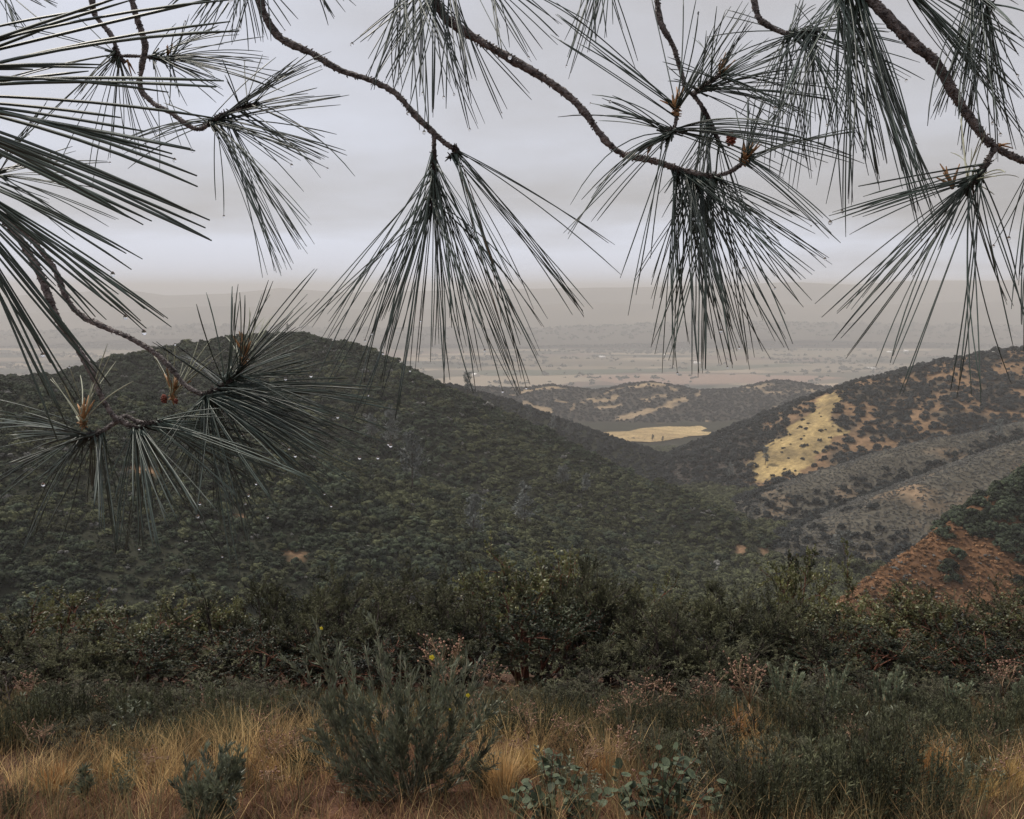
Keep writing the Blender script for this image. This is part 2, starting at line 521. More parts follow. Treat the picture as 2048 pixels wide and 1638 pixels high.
FAR = {
    'hills_low': ridge([(-500, 668, 6400), (100, 662, 6400), (400, 650, 6400), (700, 660, 6500), (850, 654, 6500), (1000, 660, 6500), (1150, 655, 6500), (1300, 648, 6600), (1450, 643, 6600), (1700, 646, 6600),
                        (2048, 652, 6600), (2600, 650, 6600)], .10, .10, 60, 9, 500, 81),
    'hills_far': ridge([(-600, 622, 7700), (0, 628, 7700), (400, 612, 7700), (800, 619, 7700), (1200, 604, 7700), (1600, 610, 7700), (2048, 602, 7700), (2700, 600, 7700)], .2, .2, 100, 16, 800, 87),
    'mountains': ridge([(-700, 590, 9500), (0, 592, 9500), (250, 580, 9500), (330, 590, 9500), (450, 588, 9500), (560, 575, 9500), (700, 585, 9500), (900, 579, 9500), (1000, 578, 9500),
                        (1200, 574, 9500), (1400, 571, 9500), (1600, 564, 9500), (1700, 569, 9500), (1800, 562, 9500), (1900, 561, 9500), (2048, 560, 9500), (2700, 562, 9500)],
                       .28, .28, 60, 13, 900, 91),
}


def all_z(X, Y):
    z = ground_z(X, Y)
    for f in HILLS.values():
        z = np.maximum(z, f(X, Y))
    return z


HT = np.geomspace(2.5, 7000, 900)


def hit(px, py, fn=all_z):
    """first point of the terrain seen at a photo pixel"""
    v = ray(px, py)
    t = HT
    p = CAM + t[:, None] * v
    below = p[:, 2] < fn(p[:, 0], p[:, 1])
    if not below.any():
        return P(px, py, 1000)
    i = int(np.argmax(below))
    a, b = (t[i - 1] if i else 0.5), t[i]
    for _ in range(18):
        mth = (a + b) / 2
        q = CAM + mth * v
        if q[2] < float(fn(q[0], q[1])): b = mth
        else: a = mth
    return CAM + b * v


def lerp3(a, b, t):
    return np.asarray(a)[None] * (1 - t[:, None]) + np.asarray(b)[None] * t[:, None]


def grid_mesh(X, Y, Z, keep=None):
    n, m = X.shape
    V = np.stack([X, Y, Z], -1).reshape(-1, 3)
    i, j = np.meshgrid(np.arange(n - 1), np.arange(m - 1), indexing='ij')
    q = np.stack([i * m + j, i * m + j + 1, (i + 1) * m + j + 1, (i + 1) * m + j], -1).reshape(-1, 4)
    if keep is not None:
        k = keep.reshape(-1)
        q = q[k[q].any(1)]
        used = np.zeros(len(V), bool)
        used[q.ravel()] = True
        rem = np.cumsum(used) - 1
        V, q = V[used], rem[q]
        return V, q, used
    return V, q, np.ones(len(V), bool)


def set_col(me, C, name='col'):
    a = me.attributes.new(name, 'FLOAT_COLOR', 'POINT')
    C4 = np.ones((len(C), 4), np.float32)
    C4[:, :3] = C
    a.data.foreach_set('color', C4.ravel())


# --- the one ground sheet: hilltop clearing, slope, valley floor, plain out to the horizon
rr = np.concatenate([[0.05], np.linspace(0.6, 14, 80), np.geomspace(14.6, 27000, 210)])
aa = np.concatenate([np.linspace(-42, 42, 240), np.linspace(46, 314, 60)])
A, RR = np.meshgrid(np.radians(aa), rr)
GX, GY = RR * np.sin(A), RR * np.cos(A)
GZ = ground_z(GX, GY)
V, q, _ = grid_mesh(GX, GY, GZ)
m_ = len(aa)
wrap = np.array([(i * m_ + m_ - 1, i * m_, (i + 1) * m_, (i + 1) * m_ + m_ - 1) for i in range(len(rr) - 1)])
mb = MB()
mb.add(V, np.vstack([q, wrap])[:, ::-1])
me = mb.mesh('ground', M['ground'])
s_ = np.hypot(V[:, 0] * .3, V[:, 1])
nz = fbm(V[:, 0], V[:, 1], 1.3, 12)
soil = lerp3((0.075, 0.042, 0.034), (0.155, 0.085, 0.058), nz)
slope_c = np.array([0.032, 0.032, 0.023])
w1 = np.clip((s_ - 9) / 8, 0, 1)[:, None]
C = soil * .8 * (1 - w1) + slope_c * w1
w2 = np.clip((s_ - 1500) / 900, 0, 1)[:, None]
C = C * (1 - w2) + np.array([0.12, 0.105, 0.075]) * w2
set_col(me, C)
fa = me.attributes.new('far', 'FLOAT', 'POINT')
fa.data.foreach_set('value', np.clip((s_ - 2300) / 900, 0, 1).astype(np.float32))
ground = tag(link('ground', me), 'reddish brown soil of the clearing running down into the valley and plain', kind='structure')

# --- what the hill soil looks like, and where grass keeps the shrubs away
BARE = [(590, 1108, 2.6), (1235, 1107, 2.5), (1480, 1098, 3), (285, 945, 2.5), (480, 1040, 2), (1530, 1102, 2)]
BARE_W = [(*hit(a, b)[:2], r_) for a, b, r_ in BARE]


def bare_mask(X, Y):
    k = np.zeros(np.shape(X))
    for bx, by, r_ in BARE_W:
        k = np.maximum(k, np.clip(1.2 - np.hypot(X - bx, (Y - by) * .8) / r_ + 2.2 * (fbm(X, Y, 3, 8) - .5), 0, 1))
    return np.clip(k * 2, 0, 1)


# outline of the golden grass face on the right hill, traced then laid on the slope
GOLD = np.array([hit(a, b)[:2] for a, b in [(1498, 946), (1536, 882), (1585, 838), (1645, 800), (1705, 776), (1722, 788), (1666, 816), (1672, 850), (1684, 880), (1640, 908), (1600, 940), (1545, 955)]])


def in_poly(X, Y, poly):
    inside = np.zeros(np.shape(X), bool)
    n = len(poly)
    for i in range(n):
        x1, y1 = poly[i]
        x2, y2 = poly[(i + 1) % n]
        c = ((y1 > Y) != (y2 > Y)) & (X < (x2 - x1) * (Y - y1) / (y2 - y1 + 1e-9) + x1)
        inside ^= c
    return inside


def gold_mask(X, Y):
    wx, wy = X + 26 * (fbm(X, Y, 16, 31, 4) - .5), Y + 40 * (fbm(X, Y, 16, 32, 4) - .5)
    return in_poly(wx, wy, GOLD).astype(float)


STROKES = [([(1055, 812), (1095, 820)], 16), ([(1140, 826), (1150, 810), (1180, 798), (1215, 784), (1262, 772)], 4), ([(1190, 801), (1232, 796)], 10), ([(1198, 818), (1242, 812)], 7),
           ([(1238, 838), (1300, 821), (1372, 799)], 11), ([(1379, 776), (1396, 792)], 6), ([(1262, 774), (1322, 769), (1345, 776)], 9), ([(1478, 772), (1522, 763)], 7), ([(1412, 842), (1413, 862)], 5),
           ([(1020, 790), (1075, 778), (1130, 776)], 6), ([(1290, 800), (1330, 792)], 5), ([(1110, 800), (1135, 806)], 5)]
STROKES_W = [(np.array([hit(a, b)[:2] for a, b in pl]), w) for pl, w in STROKES]


def clear_mask(X, Y):
    k = np.zeros(np.shape(X))
    jx, jy = X + 14 * (fbm(X, Y, 20, 61) - .5), Y + 30 * (fbm(X, Y, 20, 62) - .5)
    for pl, w in STROKES_W:
        for a, b in zip(pl[:-1], pl[1:]):
            ab = b - a
            t = np.clip(((jx - a[0]) * ab[0] + (jy - a[1]) * ab[1]) / (ab @ ab + 1e-9), 0, 1)
            d = np.hypot(jx - a[0] - t * ab[0], (jy - a[1] - t * ab[1]) * .35)
            k = np.maximum(k, np.clip(1.3 - d / (w * .55), 0, 1))
    return np.clip(k * 1.3, 0, 1)


def hill_color(name, X, Y):
    n1 = fbm(X, Y, 18, 101)
    if name == 'hill_right_golden':
        g = gold_mask(X, Y)[:, None]
        red = np.clip((n1 - .42) * 5, 0, 1)[:, None]
        c = lerp3((0.075, 0.060, 0.043), (0.185, 0.118, 0.068), red[:, 0])
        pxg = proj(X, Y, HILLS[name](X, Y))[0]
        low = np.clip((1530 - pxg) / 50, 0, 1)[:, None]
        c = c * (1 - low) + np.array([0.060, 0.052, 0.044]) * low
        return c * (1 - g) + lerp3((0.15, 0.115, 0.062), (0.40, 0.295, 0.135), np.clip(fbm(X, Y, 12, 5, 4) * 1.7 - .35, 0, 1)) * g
    if name == 'hill_right_near':
        return lerp3((0.075, 0.040, 0.024), (0.17, 0.092, 0.048), fbm(X, Y, 3, 44))
    if name in ('hill_right_spur', 'hill_right_middle'):
        return lerp3((0.085, 0.078, 0.062), (0.20, 0.14, 0.09), np.clip((n1 - .58) * 4, 0, 1))
    if name == 'hill_middle':
        k = np.maximum(clear_mask(X, Y), .8 * np.clip((fbm(X, Y + X * .35, 70, 202, 4) - .63) * 14, 0, 1))
        return lerp3((0.050, 0.045, 0.038), (0.27, 0.20, 0.125), k)
    b = bare_mask(X, Y)
    return lerp3((0.030, 0.032, 0.022), (0.22, 0.14, 0.085), b)


HILL_LABEL = {
    'hill_left_crest': 'large dark hill on the left, clad in chaparral, running down to the valley',
    'hill_left_shoulder': 'nearer green shoulder of the left hill covered in rounded shrubs',
    'hill_left_behind': 'hazy grey slope showing just behind the left hill',
    'hill_right_near': 'russet grass-tufted slope at the right edge, nearest of the right hills',
    'hill_right_spur': 'grey scrubby spur at the right, just above the russet slope',
    'hill_right_middle': 'grey scrubby ridge between the golden hill and the nearer spur',
    'hill_right_golden': 'hill on the right with a golden grass face and dotted bushes',
    'hill_middle': 'low hazy hill with tan clearings behind the golden field',
}
DOM = {'hill_left_crest': (-330, 170, 225, 520, 2.6), 'hill_left_shoulder': (-260, 130, 130, 390, 2.4), 'hill_left_behind': (-220, 170, 600, 840, 4.0),
       'hill_right_near': (20, 240, 110, 300, 1.2), 'hill_right_spur': (70, 380, 260, 520, 2.2), 'hill_right_middle': (60, 460, 330, 620, 2.6),
       'hill_right_golden': (30, 620, 470, 900, 3.0), 'hill_middle': (-420, 900, 1150, 2000, 5.0)}
for name, f in HILLS.items():
    x0, x1, y0, y1, st = DOM[name]
    X, Y = np.meshgrid(np.arange(x0, x1, st), np.arange(y0, y1, st))
    Z = f(X, Y)
    keep = Z > ground_z(X, Y) - 2.5
    V, q, used = grid_mesh(X, Y, Z, keep)
    mb = MB()
    mb.add(V, q)
    me = mb.mesh(name, M['terrain'])
    set_col(me, hill_color(name, V[:, 0], V[:, 1]))
    tag(link(name, me), HILL_LABEL[name], kind='structure')
FAR_LABEL = {'hills_low': 'dim low brown hills along the far side of the plain', 'hills_far': 'pale hills fading into haze beyond the plain',
             'mountains': 'faint mountain range on the horizon under the bright gap'}
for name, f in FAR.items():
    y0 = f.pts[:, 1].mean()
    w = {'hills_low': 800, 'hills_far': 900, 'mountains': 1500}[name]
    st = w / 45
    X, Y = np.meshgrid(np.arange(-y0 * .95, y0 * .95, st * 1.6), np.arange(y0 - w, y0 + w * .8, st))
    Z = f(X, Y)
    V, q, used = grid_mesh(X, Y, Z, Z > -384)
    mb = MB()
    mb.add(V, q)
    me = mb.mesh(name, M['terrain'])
    kf = {'hills_low': 1.0, 'hills_far': 2.0, 'mountains': 3.0}[name]  # dry-grass tone lifted on the farther ranges, haze put into the ground colour
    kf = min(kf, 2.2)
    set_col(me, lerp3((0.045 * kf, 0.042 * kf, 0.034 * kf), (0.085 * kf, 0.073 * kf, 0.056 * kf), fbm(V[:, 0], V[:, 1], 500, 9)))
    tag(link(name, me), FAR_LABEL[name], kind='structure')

# --- the golden field in the gap, and paler fields far out on the plain
def draped(name, outline, c_lo, c_hi, lift, label, n=40, seed=5, fn=ground_z):
    pts = np.array([hit(a, b, fn)[:2] for a, b in outline])
    x0, y0 = pts.min(0)
    x1, y1 = pts.max(0)
    X, Y = np.meshgrid(np.linspace(x0, x1, n * 3), np.linspace(y0, y1, n))
    jit = (x1 - x0) * .015
    keep = in_poly(X + jit * (fbm(X, Y, jit * 3, seed) - .5), Y + jit * 1.6 * (fbm(X, Y, jit * 3, seed + 3) - .5), pts)
    V, q, used = grid_mesh(X, Y, fn(X, Y) + lift, keep)
    mb = MB()
    mb.add(V, q)
    me = mb.mesh(name, M['terrain'])
    set_col(me, lerp3(c_lo, c_hi, fbm(V[:, 0] * .3, V[:, 1], (y1 - y0) / 6, seed)))
    return tag(link(name, me), label, kind='structure')


draped('field', [(1163, 873), (1190, 866), (1260, 864), (1330, 855), (1400, 853), (1412, 858), (1398, 864), (1432, 866), (1400, 872), (1340, 880), (1290, 885), (1225, 884), (1190, 882), (1185, 874)],
       (0.25, 0.18, 0.095), (0.46, 0.35, 0.185), 1.2, 'bright golden field in the gap between the hills', 60)
draped('field', [(1160, 752), (1400, 750), (1620, 752), (1690, 756), (1600, 764), (1400, 768), (1230, 766)], (0.20, 0.13, 0.10), (0.25, 0.17, 0.125), 1.0,
       'pinkish bare field at the near edge of the plain')
draped('field', [(1610, 770), (1690, 766), (1720, 770), (1690, 778), (1630, 776)], (0.30, 0.22, 0.15), (0.36, 0.28, 0.19), 1.0, 'small pale field beside the foot of the middle hill')
draped('field', [(920, 742), (1040, 741), (1300, 738), (1560, 728), (1640, 732), (1400, 742), (1200, 748), (980, 752)], (0.06, 0.07, 0.05), (0.09, 0.095, 0.06), 1.2,
       'long dark green field stretching across the plain')
draped('field', [(880, 722), (1100, 712), (1280, 712), (1200, 722), (1000, 730)], (0.12, 0.10, 0.07), (0.16, 0.13, 0.09), 1.1, 'tan field left of centre on the plain')
draped('field', [(1400, 706), (1640, 700), (1800, 704), (1760, 714), (1540, 716)], (0.14, 0.12, 0.085), (0.18, 0.15, 0.105), 1.1, 'tan field right of centre on the plain')
draped('field', [(1500, 738), (1700, 728), (1840, 730), (1760, 742), (1600, 748)], (0.16, 0.135, 0.095), (0.20, 0.165, 0.12), 1.3, 'pale stubble field in front of the right hill')

# ------------------------------------------------------------------ shrub and tree prototypes for the hills
def rand_dirs(n, g=rng):
    v = g.normal(size=(n, 3))
    return v / np.linalg.norm(v, axis=1, keepdims=True)


def perp(D, g=rng):
    s = np.cross(D, rand_dirs(len(D), g))
    return s / (np.linalg.norm(s, axis=1, keepdims=True) + 1e-9)


def lumpy_crown(mb, lumps, per, size, seed, flat=0.9):
    """leaf faces laid over the outside of many small lumps inside a dome of radius 1"""
    g = np.random.default_rng(seed)
    d = rand_dirs(lumps, g)
    d[:, 2] = np.abs(d[:, 2])
    c = d * g.uniform(.45, .78, (lumps, 1)) * [1, 1, flat]
    c[:, 2] += .12
    r = g.uniform(.22, .40, lumps)
    for k in range(lumps):
        n = rand_dirs(per, g)
        n[:, 2] = np.where(n[:, 2] < -.3, -n[:, 2], n[:, 2])
        p = c[k] + n * r[k] * g.uniform(.75, 1.08, (per, 1)) * [1, 1, .85]
        nn = n + rand_dirs(per, g) * .35
        nn /= np.linalg.norm(nn, axis=1, keepdims=True)
        u = perp(nn, g)
        w = np.cross(nn, u)
        s = g.uniform(.6, 1.3, (per, 1)) * size
        Vv = np.stack([p - u * s, p - w * s * .8, p + u * s, p + w * s * .8], 1).reshape(-1, 3)
        mb.add(Vv, np.arange(per * 4).reshape(-1, 4))
    return mb


def proto_collection(name, specs, matl, fn):
    c = bpy.data.collections.new(name)
    out = []
    for k, s in enumerate(specs):
        mb = MB()
        fn(mb, s)
        me = mb.mesh(name, matl)
        o = bpy.data.objects.new('%s_%d' % (name, k), me)
        c.objects.link(o)
        out.append(me)
    return c, out


C_SHRUB, ME_SHRUB = proto_collection('chaparral_crown', range(5), M['hill_shrub'], lambda mb, s: lumpy_crown(mb, 17, 60, .085, 300 + s))
C_VAL, ME_VAL = proto_collection('valley_crown', range(5), M['valley_shrub'], lambda mb, s: lumpy_crown(mb, 17, 60, .085, 310 + s))
C_SHRUBB, ME_SHRUBB = proto_collection('bluish_crown', range(4), M['hill_shrub_b'], lambda mb, s: lumpy_crown(mb, 14, 50, .095, 320 + s))
C_SCRUB, ME_SCRUB = proto_collection('scrub_crown', range(4), M['scrub_grey'], lambda mb, s: lumpy_crown(mb, 5, 26, .17, 340 + s, .8))
C_UNDER, ME_UNDER = proto_collection('understory_crown', range(4), M['hill_shrub'], lambda mb, s: lumpy_crown(mb, 4, 20, .18, 350 + s, .9))
C_FAR, ME_FAR = proto_collection('far_crown', range(4), M['far_tree'], lambda mb, s: lumpy_crown(mb, 6, 26, .17, 360 + s, .9))


def tuft_fn(mb, s):
    g = np.random.default_rng(400 + s)
    n = 50
    a = g.uniform(0, 6.28, n)
    D = np.stack([np.cos(a) * .75, np.sin(a) * .75, g.uniform(.35, 1.2, n)], -1)
    D /= np.linalg.norm(D, axis=1, keepdims=True)
    mb.leaves(np.stack([np.cos(a), np.sin(a), 0 * a], -1) * g.uniform(0, .35, (n, 1)), D, perp(D, g), g.uniform(.6, 1.05, n), .085)


def mound_fn(mb, s):
    lumpy_crown(mb, 4, 20, .16, 410 + s, .8)
    tuft_fn(mb, s)


C_TUFT, ME_TUFT = proto_collection('russet_tuft', range(5), M['scrub_red'], mound_fn)


def scatter(name, pts, scl, coll, label, nproto, seed=0):
    me = bpy.data.meshes.new(name)
    n = len(pts)
    g = np.random.default_rng(seed + 5)
    me.vertices.add(n)
    me.vertices.foreach_set('co', np.asarray(pts, np.float32).ravel())
    a = me.attributes.new('scl', 'FLOAT_VECTOR', 'POINT')
    S = np.stack([scl * g.uniform(.85, 1.2, n), scl * g.uniform(.85, 1.2, n), scl * g.uniform(.75, 1.15, n)], -1)
    a.data.foreach_set('vector', S.astype(np.float32).ravel())
    a = me.attributes.new('rot', 'FLOAT_VECTOR', 'POINT')
    Rr = np.zeros((n, 3))
    Rr[:, 2] = g.uniform(0, 6.28, n)
    a.data.foreach_set('vector', Rr.astype(np.float32).ravel())
    a = me.attributes.new('idx', 'INT', 'POINT')
    a.data.foreach_set('value', g.integers(0, nproto, n).astype(np.int32))
    o = link(name, me)
    ng = bpy.data.node_groups.new(name, 'GeometryNodeTree')
    ng.interface.new_socket('Geometry', in_out='INPUT', socket_type='NodeSocketGeometry')
    ng.interface.new_socket('Geometry', in_out='OUTPUT', socket_type='NodeSocketGeometry')
    nd, lk = ng.nodes, ng.links
    gi, go = nd.new('NodeGroupInput'), nd.new('NodeGroupOutput')
    ci = nd.new('GeometryNodeCollectionInfo')
    ci.inputs['Collection'].default_value = coll
    ci.inputs['Separate Children'].default_value = True
    ci.inputs['Reset Children'].default_value = True
    ip = nd.new('GeometryNodeInstanceOnPoints')
    ip.inputs['Pick Instance'].default_value = True

    def na(nm, ty):
        x = nd.new('GeometryNodeInputNamedAttribute')
        x.data_type = ty
        x.inputs['Name'].default_value = nm
        return [s for s in x.outputs if s.enabled and s.name == 'Attribute'][0]
    lk.new(gi.outputs[0], ip.inputs['Points'])
    lk.new(ci.outputs[0], ip.inputs['Instance'])
    lk.new(na('idx', 'INT'), ip.inputs['Instance Index'])
    e2r = nd.new('FunctionNodeEulerToRotation')
    lk.new(na('rot', 'FLOAT_VECTOR'), e2r.inputs[0])
    lk.new(e2r.outputs[0], ip.inputs['Rotation'])
    lk.new(na('scl', 'FLOAT_VECTOR'), ip.inputs['Scale'])
    lk.new(ip.outputs[0], go.inputs[0])
    md = o.modifiers.new('scatter', 'NODES')
    md.node_group = ng
    return tag(o, label, kind='stuff')


def jgrid(x0, x1, y0, y1, st, seed):
    g = np.random.default_rng(seed)
    X, Y = np.meshgrid(np.arange(x0, x1, st), np.arange(y0, y1, st))
    X = X.ravel() + g.uniform(-.5, .5, X.size) * st
    Y = Y.ravel() + g.uniform(-.5, .5, Y.size) * st
    return X, Y, g


def in_view(X, Y, Z, top=520, bottom=1420, m=90):
    px, py, zf = proj(X, Y, Z)
    return (px > -m) & (px < 2048 + m) & (py > top) & (py < bottom) & (zf > 0)


def on_top(name, X, Y):
    z = HILLS[name](X, Y)
    return z >= all_z(X, Y) - 0.6, z


def visible(X, Y, Z, lift=3.0, n=70):
    """is a point lifted off the ground in sight of the camera (coarse ray march)"""
    ok = np.ones(len(X), bool)
    for t in np.linspace(.12, .97, n):
        x, y, z = X * t, Y * t, CAM[2] + (Z + lift - CAM[2]) * t
        ok &= z > all_z(x, y)
    return ok


pool = []      # (x, y, z, scale) of shrubs on the left hill and the valley floor
for name in ('hill_left_crest', 'hill_left_shoulder'):
    x0, x1, y0, y1, _ = DOM[name]
    X, Y, g = jgrid(x0, x1, y0, y1, 2.45, len(name))
    ok, Z = on_top(name, X, Y)
    ok &= in_view(X, Y, Z) & (bare_mask(X, Y) < .4) & (g.uniform(size=len(X)) > .05 + .2 * (fbm(X, Y, 13, 606) > .66))
    X, Y, Z = X[ok], Y[ok], Z[ok]
    s = g.uniform(.8, 2.5, len(X)) * (0.6 + .85 * fbm(X, Y, 26, 77)) * np.where(g.uniform(size=len(X)) < .07, 1.75, 1)
    pool.append(np.stack([X, Y, Z, s], -1))
pool_l = np.vstack(pool)
X, Y, g = jgrid(-190, 420, 130, 1160, 3.4, 3)
Z = ground_z(X, Y)
ok = (Z >= all_z(X, Y) - .6) & in_view(X, Y, Z) & (bare_mask(X, Y) < .4) & (g.uniform(size=len(X)) > .08)
X, Y, Z = X[ok], Y[ok], Z[ok]
vis = visible(X, Y, Z, 4)
X, Y, Z = X[vis], Y[vis], Z[vis]
pool_v = np.stack([X, Y, Z, g.uniform(1.2, 3.9, len(X)) * (.75 + .6 * fbm(X, Y, 40, 78))], -1)
isv = np.concatenate([np.zeros(len(pool_l), bool), np.ones(len(pool_v), bool)])
pool = np.vstack([pool_l, pool_v])
vis = visible(pool[:, 0], pool[:, 1], pool[:, 2], 4)
pool, isv = pool[vis], isv[vis]
app = pool[:, 3] / pool[:, 1]
px, py, _ = proj(pool[:, 0], pool[:, 1], pool[:, 2])
inpic = (px > 10) & (px < 2038) & (py < 1165) & (pool[:, 1] < 420)
order = np.argsort(-np.where(inpic, app, 0))[:260]
sel = np.zeros(len(pool), bool)
sel[order] = True
for k, (x, y, z, s) in enumerate(pool[sel]):
    v_ = isv[sel][k]
    o = link('chaparral_shrub', (ME_VAL if v_ else ME_SHRUB)[k % 5], loc=(x, y, z - .1 * s))
    o.scale = (s * random.uniform(.9, 1.15), s * random.uniform(.9, 1.15), s * random.uniform(.8, 1.1))
    o.rotation_euler = (0, 0, random.uniform(0, 6.28))
    hx = proj(np.array([x]), np.array([y]), np.array([z]))[0][0]
    where = 'on the lower left hill' if not v_ else 'on the valley floor between the hills'
    tag(o, 'rounded dark green chaparral shrub ' + where, 'shrub', 'rounded shrubs ' + where)
rest = pool[~sel & isv]
scatter('chaparral', rest[:, :3] - np.array([0, 0, .15]), rest[:, 3], C_VAL, 'dense olive chaparral on the valley floor between the hills', 5, 11)
rest = pool[~sel & ~isv]
pxr, pyr, _ = proj(rest[:, 0], rest[:, 1], rest[:, 2])
mixp = np.clip((pyr - 860) / 300, 0, .45) + np.clip((pxr - 700) / 900, 0, .3) + 1.8 * (fbm(rest[:, 0], rest[:, 1], 34, 505) - .5)
rv = np.random.default_rng(8).uniform(size=len(rest))
ol = rv < mixp
gr = ~ol & (rv > .93)
scatter('chaparral', rest[ol][:, :3] - np.array([0, 0, .15]), rest[ol][:, 3] * 1.1, C_VAL, 'lighter olive shrubs among the chaparral of the left hill', 5, 12)
scatter('scrub', rest[gr][:, :3], rest[gr][:, 3] * .8, C_SCRUB, 'scattered grey bushes among the chaparral of the left hill', 4, 14)
rest = rest[~ol & ~gr]
scatter('chaparral', rest[:, :3] - np.array([0, 0, .15]), rest[:, 3], C_SHRUB, 'dense dark green chaparral covering the left hill', 5, 1)

for name in ('hill_left_crest', 'hill_left_shoulder', 'slope'):
    x0, x1, y0, y1, _ = DOM.get(name, (-190, 130, 130, 330, 0))
    X, Y, g = jgrid(x0, x1, y0, y1, 1.9, 5 + len(name))
    ok, Z = on_top(name, X, Y) if name in HILLS else (ground_z(X, Y) >= all_z(X, Y) - .3, ground_z(X, Y))
    ok &= in_view(X, Y, Z, bottom=1300) & (bare_mask(X, Y) < .7)
    X, Y, Z = X[ok], Y[ok], Z[ok]
    v_ = visible(X, Y, Z, 2, 40)
    scatter('understory', np.stack([X, Y, Z], -1)[v_], g.uniform(.5, 1.1, v_.sum()), C_UNDER, 'low scrub filling the gaps on the %s' % {'hill_left_crest': 'left crest', 'hill_left_shoulder': 'left shoulder', 'slope': 'slope below the clearing'}[name], 4, 61)

X, Y, g = jgrid(*DOM['hill_left_behind'][:4], 5, 13)
ok, Z = on_top('hill_left_behind', X, Y)
ok &= in_view(X, Y, Z)
scatter('chaparral', np.stack([X, Y, Z], -1)[ok], g.uniform(1.8, 3.4, ok.sum()), C_SHRUBB, 'hazy chaparral on the slope behind the left hill', 4, 2)

# golden hill: bushes one can count stand on the bare soil, denser scrub elsewhere
X, Y, g = jgrid(*DOM['hill_right_golden'][:4], 5.0, 17)
ok, Z = on_top('hill_right_golden', X, Y)
ok &= in_view(X, Y, Z)
gold = gold_mask(X, Y)
n1 = fbm(X, Y, 18, 101)
prob = np.where(gold > .5, .20, np.where(proj(X, Y, Z)[0] < 1500, .9, np.clip(1.35 - (n1 - .34) * 2.5, .38, .97)))
ok &= g.uniform(size=len(X)) < prob
ok &= visible(X, Y, Z, 4)
X, Y, Z, gold = X[ok], Y[ok], Z[ok], gold[ok]
s = g.uniform(1.6, 4.9, len(X)) * np.where(gold > .5, .5, 1)
px, py, _ = proj(X, Y, Z)
face = (px > 1480) & (px < 2040) & (Y > 560) & (Y < 745)
pri = np.where(face, s / Y + np.where(n1[ok] > .5, .01, 0) + gold * .02, 0)
sel = np.zeros(len(X), bool)
sel[np.argsort(-pri)[:150]] = True
sel &= face
for k, i in enumerate(np.nonzero(sel)[0]):
    o = link('hillside_bush', ME_SHRUBB[k % 4], loc=(X[i], Y[i], Z[i] - .15 * s[i]))
    o.scale = (s[i] * 1.05, s[i] * 1.05, s[i] * random.uniform(.8, 1.1))
    o.rotation_euler = (0, 0, random.uniform(0, 6.28))
    w_ = 'golden grass face' if gold[i] > .5 else 'brown soil'
    tag(o, 'dark rounded bush dotted on the %s of the right hill' % w_, 'bush', 'bushes on the %s of the right hill' % w_)
scatter('chaparral', np.stack([X, Y, Z - .3], -1)[~sel], s[~sel], C_SHRUBB, 'dark scrub thick along the top and foot of the right hill', 4, 3)
# grey scrub low on the golden hill and over the two spurs
for name, st, lo, hi, lab in (('hill_right_golden', 2.2, .7, 1.2, 'fine grey scrub at the foot of the golden hill'),
                              ('hill_right_spur', 1.6, .6, 1.05, 'fine grey scrub covering the right spur'),
                              ('hill_right_middle', 1.8, .65, 1.1, 'fine grey scrub covering the ridge below the golden hill')):
    x0, x1, y0, y1, _ = DOM[name]
    X, Y, g = jgrid(x0, x1, y0, y1, st, 19 + int(st * 10))
    ok, Z = on_top(name, X, Y)
    ok &= in_view(X, Y, Z)
    if name == 'hill_right_golden':
        px, py, _ = proj(X, Y, Z)
        ok &= (gold_mask(X, Y) < .5) & (px < 1560)
    ok &= g.uniform(size=len(X)) > .12 + .35 * (fbm(X, Y, 18, 101) > .64)
    X, Y, Z = X[ok], Y[ok], Z[ok]
    v_ = visible(X, Y, Z, 2.5)
    X, Y, Z = X[v_], Y[v_], Z[v_]
    scatter('scrub', np.stack([X, Y, Z - .1], -1), g.uniform(lo, hi, len(X)), C_SCRUB, lab, 4, int(st * 100))
# darker bushes in the gullies of the spurs
for name in ('hill_right_spur', 'hill_right_middle'):
    x0, x1, y0, y1, _ = DOM[name]
    X, Y, g = jgrid(x0, x1, y0, y1, 4.2, 23)
    ok, Z = on_top(name, X, Y)
    low = Z - np.max([ground_z(X, Y)] + [f_(X, Y) for n_, f_ in HILLS.items() if n_ != name], axis=0)
    ok &= in_view(X, Y, Z) & (g.uniform(size=len(X)) < np.clip(1.7 - low / 7.5, 0, 1) + .35 * (fbm(X, Y, 26, 55) > .66))
    X, Y, Z = X[ok], Y[ok], Z[ok]
    v_ = visible(X, Y, Z, 3)
    X, Y, Z = X[v_], Y[v_], Z[v_]
    scatter('chaparral', np.stack([X, Y, Z - .3], -1), g.uniform(1.5, 3.0, len(X)), C_SHRUBB,
            'dark bushes in the gully under the %s' % ('grey spur' if 'spur' in name else 'grey ridge'), 4, 29)
